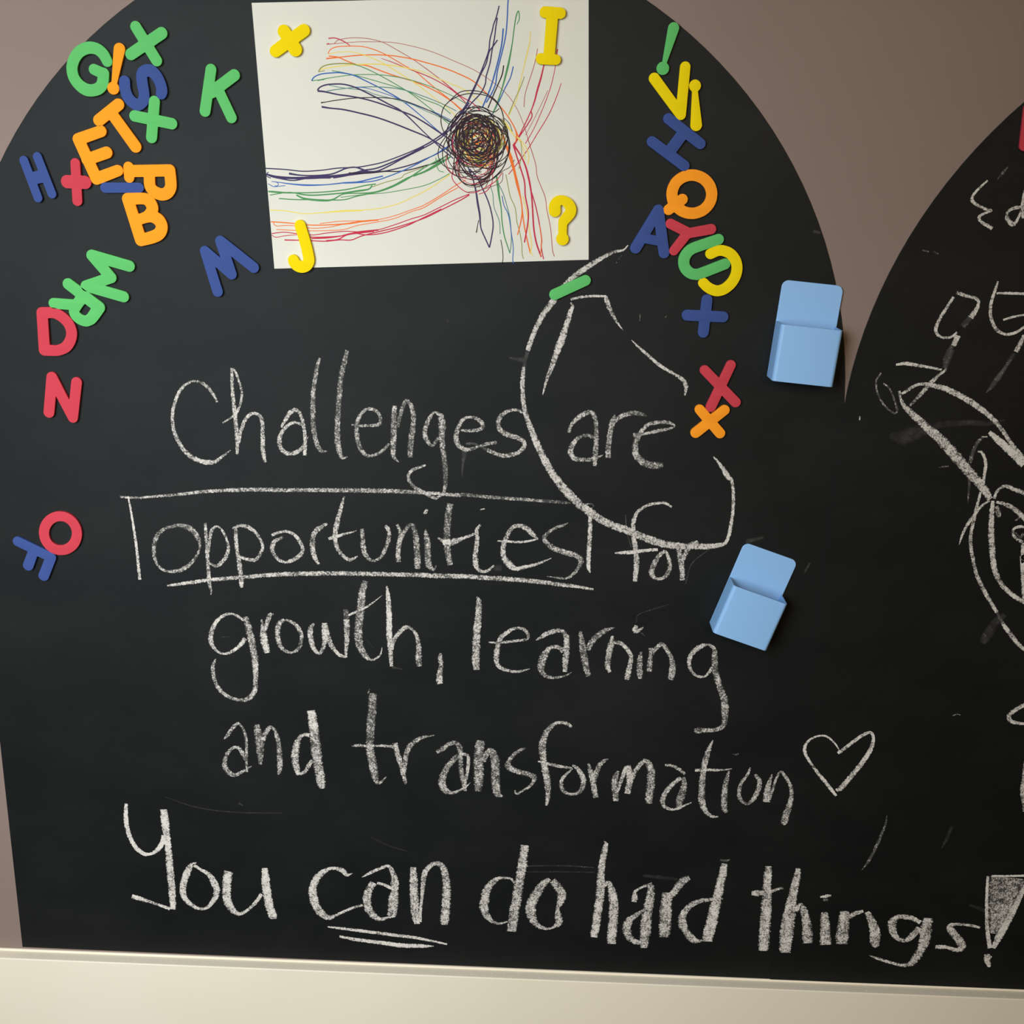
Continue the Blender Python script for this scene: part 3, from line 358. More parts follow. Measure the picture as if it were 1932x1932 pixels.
('chalk_letter','You','Y',0,None,[(0.92,[(-279.4,-416.8,3.11),(-280.8,-431.1,4.8),(-280.4,-444.3,4.61),(-277.8,-456.4,4.84),(-272.6,-467.3,4.86),(-265,-473.9,4.23),(-258,-473.6,3.17),(-250.7,-468.6,4.64),(-245.3,-460.6,5.26),(-242.7,-451.6,5.25)]),(0.85,[(-241.4,-421.8,6.85),(-240.8,-436.1,8.35),(-240.1,-449.3,7.34),(-239.4,-462.5,6.95),(-239.3,-475.9,7.19),(-239.1,-489.4,7.65),(-238.7,-502.9,7.69),(-238.5,-516.6,7.29),(-238.4,-528,6.67),(-239,-538.4,6.05)]),(0.85,[(-281.1,-524.7,5.38),(-272.7,-527.2,5.17),(-262.8,-530.2,3.88),(-252.9,-533.8,3.45),(-242,-537.9,3.89)])]),
('chalk_letter','You','o',0,None,[(0.82,[(-211.2,-482,1.48),(-216.9,-485.6,5.3),(-221.9,-495.4,7.02),(-225.5,-505.8,7.05),(-227.1,-516.1,7.29),(-225.1,-525.1,6.02),(-219.5,-531.8,5.39),(-210.6,-536.5,3.67),(-202.5,-534.4,3.66),(-194.9,-524.9,5.37),(-191.4,-514.5,7.06),(-193.9,-504.4,7.46),(-198.5,-495.5,5.32),(-207.1,-489.7,3.61),(-214.8,-484.4,3.82)])]),
('chalk_letter','You','u',0,None,[(0.82,[(-178.3,-490.7,8.91),(-180.3,-501.5,9.16),(-181.3,-512.9,8.98),(-181.3,-523.2,9.01),(-178.7,-532.2,8.61),(-173.5,-538.9,6.47),(-167.5,-540.4,3.88),(-159.2,-534.8,3.23),(-150.8,-525.3,3.86),(-144.9,-515.9,3.85)]),(0.85,[(-140.7,-485.2,6.34),(-140.1,-496.4,8.07),(-139.6,-507.7,8.95),(-138.5,-519,8.98),(-136.9,-530.4,9.02),(-134.3,-540.6,9.05),(-133.4,-545.2,6.47)])]),
('chalk_letter','can','c',0,None,[(0.78,[(-49.8,-487.6,0.84),(-55.8,-489.6,3.8),(-59.2,-485.2,5.9),(-66.1,-482.7,4.21),(-73,-483,3.58),(-80,-487.3,5.91),(-87.2,-495.4,7.41),(-90.9,-505.8,8.5),(-91.2,-516,8.96),(-88.5,-527.3,8.99),(-83.2,-536.2,8.59),(-75.3,-541,6.02),(-69.3,-538.5,3.22),(-58.1,-532.2,3),(-48,-527.2,2.99),(-40,-524.6,2.78)])]),
('chalk_letter','can','a',0,None,[(0.8,[(-40,-491.7,0.84),(-31.5,-486.3,3.58),(-21.6,-480.8,3.57),(-12.6,-477.7,3.78),(-7.8,-486.4,5.89),(-6.4,-496.4,8.45),(-6.9,-504.4,8.05)]),(0.76,[(-6.4,-504.3,6.35),(-7.5,-513.5,9.56),(-8.6,-524.9,10.24),(-9.7,-536.4,8.99)]),(0.8,[(-5.5,-506,3.18),(-11.9,-502.3,3.81),(-17.8,-499.2,3.6),(-24.7,-497.8,3.17)]),(0.78,[(-28.2,-497.4,7.4),(-33.8,-507.8,8.07),(-35.4,-518.1,8.52),(-34.1,-528.3,8.55),(-28.2,-537.2,7.5),(-21.2,-540.3,4.72),(-14.2,-538.3,2.79),(-6.2,-536.2,2.14)])]),
('chalk_letter','can','n',0,None,[(0.78,[(13,-477.7,5.87),(12.9,-490,8),(13.4,-502.4,8.67),(13.8,-514.8,9.13),(14.3,-527.3,9.17),(15.8,-536.4,9.2),(16.7,-544.4,6.43)]),(0.74,[(19.8,-541.9,3.21),(20.3,-528.2,2.99),(21.8,-509.9,3.6),(22.8,-496.3,5.27),(24.3,-485,5.88),(29.7,-475.8,5.45),(37.6,-472.2,5.44),(43.5,-477.5,6.91),(46,-488.6,7.99),(47,-502,8.87),(46.6,-515.6,9.12),(46.1,-528.2,9.59),(45.2,-538.5,9.41),(45.2,-544.2,6.43)])]),
('chalk_underline','can line','',0,'double chalk underline below the word can',[(0.85,[(-77.1,-552.1,1.51),(-64.6,-553.2,3.02),(-44.5,-555.2,3.67),(-24.4,-557.2,3.88),(-4.4,-559.2,3.88),(15.7,-561.2,3.45),(30.7,-564,2.81),(47.8,-567.5,1.94)]),(0.88,[(-64.8,-563.1,2.81),(-49.7,-565.9,3.9),(-34.6,-567.5,4.33),(-14.5,-569.5,4.76),(0.6,-571.1,5.41),(15.7,-571,4.76),(25.7,-570.8,3.68),(33.8,-570.4,0.86)])]),
('chalk_letter','do','d',0,None,[(0.72,[(116.6,-491.6,2.45),(113.1,-486.8,2.65),(107.4,-486.2,2.65),(100.7,-486.8,4.07),(94.1,-492,6.74),(88.5,-501,8.6),(86.7,-511,9.25),(85.9,-520.9,9.9),(87.9,-529.7,7.86),(93.8,-537.2,5.18),(101.6,-540.2,3.11),(110.3,-537.6,1.45)]),(0.7,[(126.1,-447.5,8.43),(125.4,-458.2,9.07),(124.2,-469,9.71),(122.7,-481,9.75),(121.1,-493,9.99),(120,-504,10.24),(118.5,-515.1,10.28),(116.8,-527.3,10.73),(115.6,-538.4,10.36),(114.8,-549.1,9.57)])]),
('chalk_letter','do','o',0,None,[(0.72,[(152.2,-485.2,4.06),(145.7,-492,8.15),(139.3,-503.2,9.82),(134.8,-514.3,10.27),(134.1,-525.4,10.31),(137.2,-535.2,8.27),(143.2,-541.6,5.8),(150.9,-544.1,3.11),(157.6,-542.1,3.11),(163.2,-536.3,7.85),(162.5,-528.6,7.22),(161.8,-519.7,4.11),(164.4,-510.8,8.2),(165.1,-503.1,9.81),(161.5,-494.5,9.17),(155.1,-487.2,7.12)])]),
('chalk_letter','hard','h',0,None,[(0.78,[(205.9,-439.6,0.6),(208.2,-442.7,4.4),(207.2,-448,6.01),(205.7,-458.8,6.63),(204.8,-470.6,7.47),(204.3,-481.5,7.7),(204.7,-492.3,9.15),(204.3,-504.3,8.78),(203.3,-515.4,8.61),(202.3,-526.4,8.64),(201.7,-537.5,8.26),(200.6,-545.4,8.28),(199.9,-552.1,7.26)]),(0.78,[(208.5,-491.1,4.06),(212.1,-486.6,4.06),(215.2,-492.9,7.11),(217.6,-503.8,9.18),(219,-514.7,9.62),(219.3,-525.7,10.07),(218.8,-536.8,10.11),(218.5,-547.9,9.73),(218.5,-559.1,8.94)])]),
('chalk_letter','hard','a',0,None,[(0.72,[(239.2,-508.3,6.12),(239.9,-502.8,6.11),(240.1,-496.2,3.66),(244.6,-492.2,2.64),(251.1,-488.7,3.45),(256.7,-486.8,4.05)]),(0.72,[(255.8,-487.9,6.69),(255.9,-499.9,8.75),(254.6,-510.9,9.8),(253.2,-521.9,10.86),(252.9,-533,11.11),(252.5,-544.1,11.15),(252,-554.2,9.95),(252.4,-562.6,7.9)]),(0.68,[(248.8,-518.8,4.1),(241.4,-524.7,6.16),(235.1,-531.6,8.23),(233.1,-540.6,9.29),(235.9,-549.4,8.7),(241,-554.7,6.64),(247.8,-556.6,4.56)])]),
('chalk_letter','hard','r',0,None,[(0.7,[(272.3,-495.9,9.75),(272.5,-507.9,12.23),(272.2,-518.9,12.48),(272.5,-529.9,12.53),(272.4,-541,11.75),(272.4,-548.8,10.34)]),(0.7,[(275.5,-501.2,6.1),(280.7,-493.3,7.71),(285,-485.6,8.49),(289.4,-480,8.07),(294,-477.6,5.04)])]),
('chalk_letter','hard','d',0,None,[(0.72,[(329.5,-500.5,2.03),(318.2,-502.1,4.06),(307.9,-504.1,5.08),(299.6,-507.8,6.11),(293.4,-514.7,6.74),(289.6,-523.6,8.19),(290.1,-532.4,9.25),(293.9,-540,7.21),(299.2,-547.6,8.67),(305.2,-551.8,6.2),(311.8,-550.9,2.07)]),(0.8,[(328.1,-460,6),(327.4,-470.8,8.03),(325.8,-481.6,8.87),(324.7,-492.5,9.11),(323,-503.5,10.16),(321.4,-514.5,10.81),(320.2,-525.6,11.47),(318.6,-536.7,11.92),(317.2,-545.6,11.13),(317.2,-551.8,9.3)]),(0.4,[(323.6,-455.9,2),(328.3,-456.8,3),(333.4,-455.5,1.6)])]),
('chalk_letter','things','t',1,None,[(0.76,[(372.4,-461.1,6.17),(372.6,-471.5,8.32),(372.8,-482,8.7),(373.1,-491.5,9.8),(373.7,-501.1,10.37),(374.1,-511.7,10.95),(374.3,-522.3,11.35),(374.6,-532,11.56),(374.6,-541.8,11.6),(374.7,-551.6,11.28),(375,-560.5,9.12)]),(0.76,[(357.9,-493.1,5.35),(364.1,-492.7,6.78),(370.7,-491.6,5.35),(378,-489.8,3.56),(383.6,-487.2,3.2),(388.8,-485.1,2.13)])]),
('chalk_letter','things','h',1,None,[(0.78,[(402.2,-461.7,4.76),(401.7,-471.2,7.42),(400.6,-481.7,8.16),(399.4,-492.3,9.26),(398.6,-502.9,10.72),(397.8,-513.5,12.56),(397.1,-525.2,13.51),(396.8,-535.9,13.56),(396.8,-546.7,12.7),(397.2,-560.9,10.94)]),(0.76,[(403.9,-511.3,5.38),(408.3,-504.3,5.36),(412.3,-511.9,8.06),(415.2,-521.4,8.99),(417.3,-531.1,9.92),(418.5,-539.8,10.85),(419.3,-548.6,9.98)])]),
('chalk_letter','things','i',1,None,[(0.76,[(433.1,-511.4,6.27),(434.1,-520.6,9.52),(435.5,-530.2,10.09),(436.6,-540,11.03),(437.6,-549.7,11.24)]),(0.85,[(427.3,-493.9,1.78),(432.6,-492.7,3.56),(437.9,-491.5,2.13)]),(0.4,[(430.5,-496.6,3.56),(435.5,-496.9,3.56)])]),
('chalk_letter','things','n',1,None,[(0.76,[(453.3,-509.1,8.58),(453.4,-518.8,11.3),(453.5,-528.5,12.6),(453.6,-538.2,13.18),(453.7,-548,12.32)]),(0.72,[(457.8,-516.6,5.38),(463.9,-511.5,5.37),(471.9,-508.3,3.57)]),(0.76,[(475.7,-509.1,5.36),(480.3,-517.5,8.06),(484.6,-527.1,9.88),(486.9,-536.7,10.81),(487.3,-544.5,10.48),(490.3,-549.7,5.43)])]),
('chalk_letter','things','g',1,None,[(0.76,[(530.8,-519,4.65),(521.7,-514.4,5.57),(514.7,-513.2,5.57),(507.8,-513.5,5.57),(503.1,-518.2,8.38),(502.7,-526.3,8.4),(506.7,-535.2,6.55),(513.3,-540.5,4.69),(519.4,-540.2,5.25),(525.5,-533.4,7.1),(530.7,-525.1,6.52)]),(0.76,[(538,-513.6,9.28),(537.4,-523.7,11.18),(537.3,-533.8,11.59),(536.7,-544,11.25),(534.6,-552.3,9.41),(530.5,-561.7,8.49),(526.8,-568,6.62),(517.5,-570.5,3.79),(508.5,-568.4,3.41),(498.6,-565.7,3.41),(490.4,-563,2.84),(483.2,-560.3,0.76)])]),
('chalk_letter','things','s',1,None,[(0.76,[(591.2,-522.3,2.79),(583.7,-520.6,3.16),(574.9,-519.5,3.34),(566.3,-519.4,3.72),(560.6,-522.7,6.51),(564.9,-529.6,7.83),(570.9,-536.4,8.41),(575.3,-543.3,8.99),(574.2,-548.4,7.13),(569.1,-549.7,4.69),(561.8,-547,4.13),(554.9,-546.8,5.25),(549.2,-547,4.13)])]),
('chalk_exclamation_mark','things','!',1,None,[(0.9,[(591.3,-462.7,2.73),(594,-492.2,3.31),(598.3,-522,3.9),(604.2,-546,4.68)]),(0.85,[(633.1,-460.9,3.27),(627.3,-480.8,5.49),(618.6,-511,7.4),(611.8,-531.5,7.45),(607.6,-545.9,4.68)]),(0.95,[(595.1,-462.4,2.37),(616.1,-461.3,2.36),(632.9,-460.1,2.36)]),(0.62,[(612.2,-463.3,40.02),(610.8,-481.5,33.87),(608.3,-501.5,24.89),(606.4,-516.6,15.75),(605.4,-528.7,7.44)]),(0.85,[(602.1,-553.3,5.63),(603.4,-560.4,6.59),(606.7,-568.4,2.83)]),(0.8,[(606.2,-555.1,3.19),(604.7,-560.3,2.82)])]),
('chalk_brace','drawing','',1,'curly chalk brace',[(0.85,[(504.7,207.1,1.72),(499.1,201.6,1.97),(494.3,195.4,2.47),(493.7,190.5,2.97),(498.5,186.9,2.47),(505.1,184,2.48),(511,182.5,1.98),(504.4,179.7,2.23),(501.1,176.5,2.73),(504,172.9,2.49),(509.5,169.9,2.99),(513.5,167.5,2.99)]),(0.4,[(520.5,218.7,0.98),(516.8,214,3.18),(512.6,208.1,0.98)])]),
('chalk_letter','drawing','',1,'chalk letter d cut off by the picture edge',[(0.82,[(536.8,185.8,2.47),(530,185.1,2.97),(524.9,181.3,2.72),(525.6,175.8,3.72),(530.6,171.6,4.23),(533.9,175.3,2.48),(536,182.8,2.23)]),(0.85,[(536.5,199.9,1.97),(536.6,187.7,2.72),(538.7,176.7,2.98)])]),
('chalk_letter','drawing','',1,'slanted chalk letter like a nine',[(0.8,[(487.9,109.1,2.55),(483.2,100,2.82),(477.5,88.3,3.35),(476,79.2,3.1),(481.1,74.1,2.07),(489.5,74.1,2.07),(494.8,78.4,2.33)]),(0.8,[(490,113,3.06),(498,110.4,3.06),(507.2,108.3,2.81),(510.2,104.5,2.81),(508.5,98.1,3.85),(504.8,91.5,5.14)]),(0.25,[(504.2,91.5,5.14),(498.7,83.6,6.45)]),(0.8,[(495.8,75.8,5.18),(493,66.6,4.68)]),(0.3,[(491.7,66.6,4.42),(487.8,56,5.22),(487.6,46.8,4.71)])]),
('chalk_letter','drawing','',1,'chalk letter with a rounded belly',[(0.85,[(524.4,123.3,1.52),(522.4,113.7,2.8),(520.8,102.2,2.81),(522.9,90.7,3.08),(528.6,81.8,3.09),(536.8,77.8,2.58),(545.6,79.6,2.58),(552.6,84.9,2.32)]),(0.85,[(524.4,113.1,1.78),(537.2,113.4,2.29),(550,113.1,2.29)]),(0.85,[(533.2,90.3,2.06),(541.2,93,2.05),(551.1,95.2,2.05)]),(0.85,[(553.6,77.2,3.87),(547.9,62.7,4.41)]),(0.3,[(546.7,61.4,3.9),(539.6,46.7,3.92),(534.5,36.7,5.25)])]),
('chalk_stroke','drawing','',1,'crossed pair of short chalk strokes',[(0.85,[(444.7,48.7,1.82),(453.5,49.8,3.3),(463.4,48.6,2.8),(473.4,47.2,2.47),(485.2,45.2,1.98)]),(0.68,[(489.2,45.5,2.47),(482.5,39.5,3.31),(476,31.8,4.15),(469.6,23.2,3.66),(460.9,12,2.51)]),(0.28,[(492.8,63,4.09),(489.9,53.8,4.93),(488.4,45.5,3.3)])]),
('chalk_figure','drawing','',1,'chalk line drawing of a face under a pointed hat',[(0.76,[(450,25.3,2.5),(451.9,18.6,2.5),(456,11.9,4.18),(465.2,3.6,5.87),(476.2,-5.4,7.07),(489,-15.4,8.45),(500.3,-26.3,9.33),(511.8,-38.1,9.36),(523.3,-49.9,8.55),(533.8,-60.1,7.72),(543,-72.2,5.17)]),(0.8,[(451.9,22.4,2.5),(457.7,26.3,3),(463.8,30.6,2.99),(470.2,32.1,2.82),(478.6,31,4.15),(488.8,28.8,4.98),(500.9,24,5.32),(513.2,17.6,5.33),(524.8,10.3,5.01),(535.8,2.1,4.19),(545.4,-7.8,3.7),(555.4,-20.4,3.71),(566,-31.3,3.73)]),(0.95,[(534.1,-9.9,3.36),(542.4,-16.5,5.9),(551.7,-24,6.76),(561,-31.5,7.63),(569.5,-38.2,8.49)]),(0.8,[(528,-14.3,1.18),(533,-14.2,1.35)]),(0.45,[(528.7,-14.9,2.38),(525.6,-18.7,3.58),(523.3,-23.6,3.58),(521.6,-30.9,3.95),(520.5,-38.9,3.61)]),(0.4,[(521.5,-51.8,3.02),(522.5,-59.2,2.66),(522.8,-66.7,2.19),(523.4,-76,0.49)]),(0.85,[(526.2,-28.1,1.79),(529.8,-28.6,2.39),(533.2,-34.3,2.88),(535,-41,2.88),(534.8,-49,3.01),(535,-57.6,2.42)]),(0.78,[(533.4,-65.7,2.43),(532.6,-73.8,2.68),(531.4,-83.3,3.05),(530.5,-94.6,3.44),(529.8,-103.5,3.08),(530.2,-111.7,3.46),(531.9,-120.6,3.47),(534.6,-129.5,3.48),(539.4,-143.7,3.62),(547,-157.5,3.95),(556.1,-171.4,3.66),(563.4,-181.5,3.06)]),(0.4,[(563.4,-181.5,3.06),(570.8,-193.2,3.38)]),(0.78,[(570.8,-193.2,3.38),(579.7,-204.2,4.63),(588.4,-213.6,3.71),(598.4,-221.3,3.72)]),(0.8,[(542.7,-73.6,1.82),(537.3,-77.5,2.44),(533.2,-83.2,2.69),(528.3,-91.5,3.06),(524.5,-99.2,2.71),(521.9,-107.5,2.47),(520.3,-116.5,0.5)]),(0.8,[(545.7,-73.5,3.04),(546,-82.8,4.27),(547,-95.4,5.15),(548.7,-108,5.55),(551.2,-120.7,5.57),(553.1,-130.2,5.22),(556.7,-141.6,5.13),(564.1,-153.8,4.54),(574.2,-163,4.25),(586.9,-170.4,4.26),(597.8,-174.8,3.66)]),(0.75,[(546.6,-71.6,2.43),(548.1,-64.7,2.67),(552.3,-60.2,3.02),(556.9,-59.8,3.63),(563.8,-62.4,3.87),(573.2,-65.8,3.63),(578.9,-68.8,3.03)]),(0.8,[(548.8,-74.6,2.43),(556.2,-76.3,3.65),(564.4,-79.8,4.26),(571.7,-85.2,4.64),(578.6,-91.9,3.67)]),(0.55,[(549.9,-78.3,3.66),(551.9,-84.5,4.89),(553.4,-88.9,3.67)]),(0.45,[(568.4,-91.6,1.84),(572.1,-88.3,2.44)]),(0.8,[(577.6,-97.6,2.45),(572.2,-97.5,3.07),(568,-99.8,2.46),(568,-104.2,2.71),(571.9,-109.2,3.08),(577.8,-112.2,3.08)]),(0.6,[(569.9,-102.9,1.84),(574.8,-107.8,2.46),(577.8,-103.9,3.69)]),(0.85,[(578.4,-112.8,3.7),(579.8,-123,4.33),(581.3,-131.2,4.35),(579.3,-125.3,4.19),(583,-147,4.23),(586.8,-167.3,3.95)])]),
('chalk_loop','drawing','',1,'thin chalk loop beside the pointed hat',[(0.5,[(432.2,41.1,1.99),(428.8,33.9,1.99),(430.1,25.6,2),(434.8,16.4,2.01),(441.4,9,1.84),(448.5,4.5,1.68)]),(0.55,[(448.5,4.5,1.68),(450.2,7.5,2.35),(447.4,15.1,2.17),(443.1,24.2,2),(439.2,29.2,1.83),(435.5,31.6,1.5)])]),
('chalk_smudges','drawing','',1,'faint chalk smears on the right board',[(0.8,[(417.6,1.5,1.18),(417.7,-2.3,1.18)]),(0.45,[(492.8,-43.8,0.68),(497.3,-43,1.71),(501.8,-42.3,1.19)]),(0.14,[(446.5,-15.7,5.92),(459.1,-16.2,15.23),(475,-9.7,10.96),(491,-4.2,6.73),(515.6,-1.8,5.87),(532.2,-2.2,5.03),(546.6,1.6,1.67)]),(0.3,[(541.1,49.3,2.46),(535.1,39.2,4.95),(530.5,30.7,4.14),(526.6,25.6,0.83)]),(0.16,[(571,-183.7,6.12),(562,-193.5,9.22),(557.5,-204.9,10.81),(554.1,-213.1,6.19)]),(0.6,[(535.2,-288.7,0.64),(539.3,-286.9,0.96),(542.4,-287.6,0.64)]),(0.16,[(549.1,-408,3.44),(545.8,-421,4.15),(542.3,-432.3,1.74)]),(0.4,[(456.6,148.3,1.35),(462.2,147.1,1.35)]),(0.4,[(465.8,147.6,1.35),(470.6,145.4,1.35)]),(0.12,[(577,-496.2,2.85),(589.2,-500.6,4.57),(596.2,-505.2,2.29)])]),
('chalk_loop','drawing','',1,'chalk loop near the right board edge',[(0.8,[(604.1,-273.7,4.11),(594.4,-279.9,4.44),(588.5,-286.8,4.45),(591.6,-292.5,4.14),(599.4,-294.3,3.18),(607,-294.5,3.18)])]),
('chalk_stroke','drawing','',1,'chalk stroke running off the right board edge',[(0.65,[(611.7,-335,5.02),(612.3,-356.4,5.06),(612.7,-367.2,5.08),(617.5,-388.7,3.41)])]),
]
PAPER = [(-119.7,337.6),(160.9,347.6),(168.9,133.9),(-108.4,120.1)]
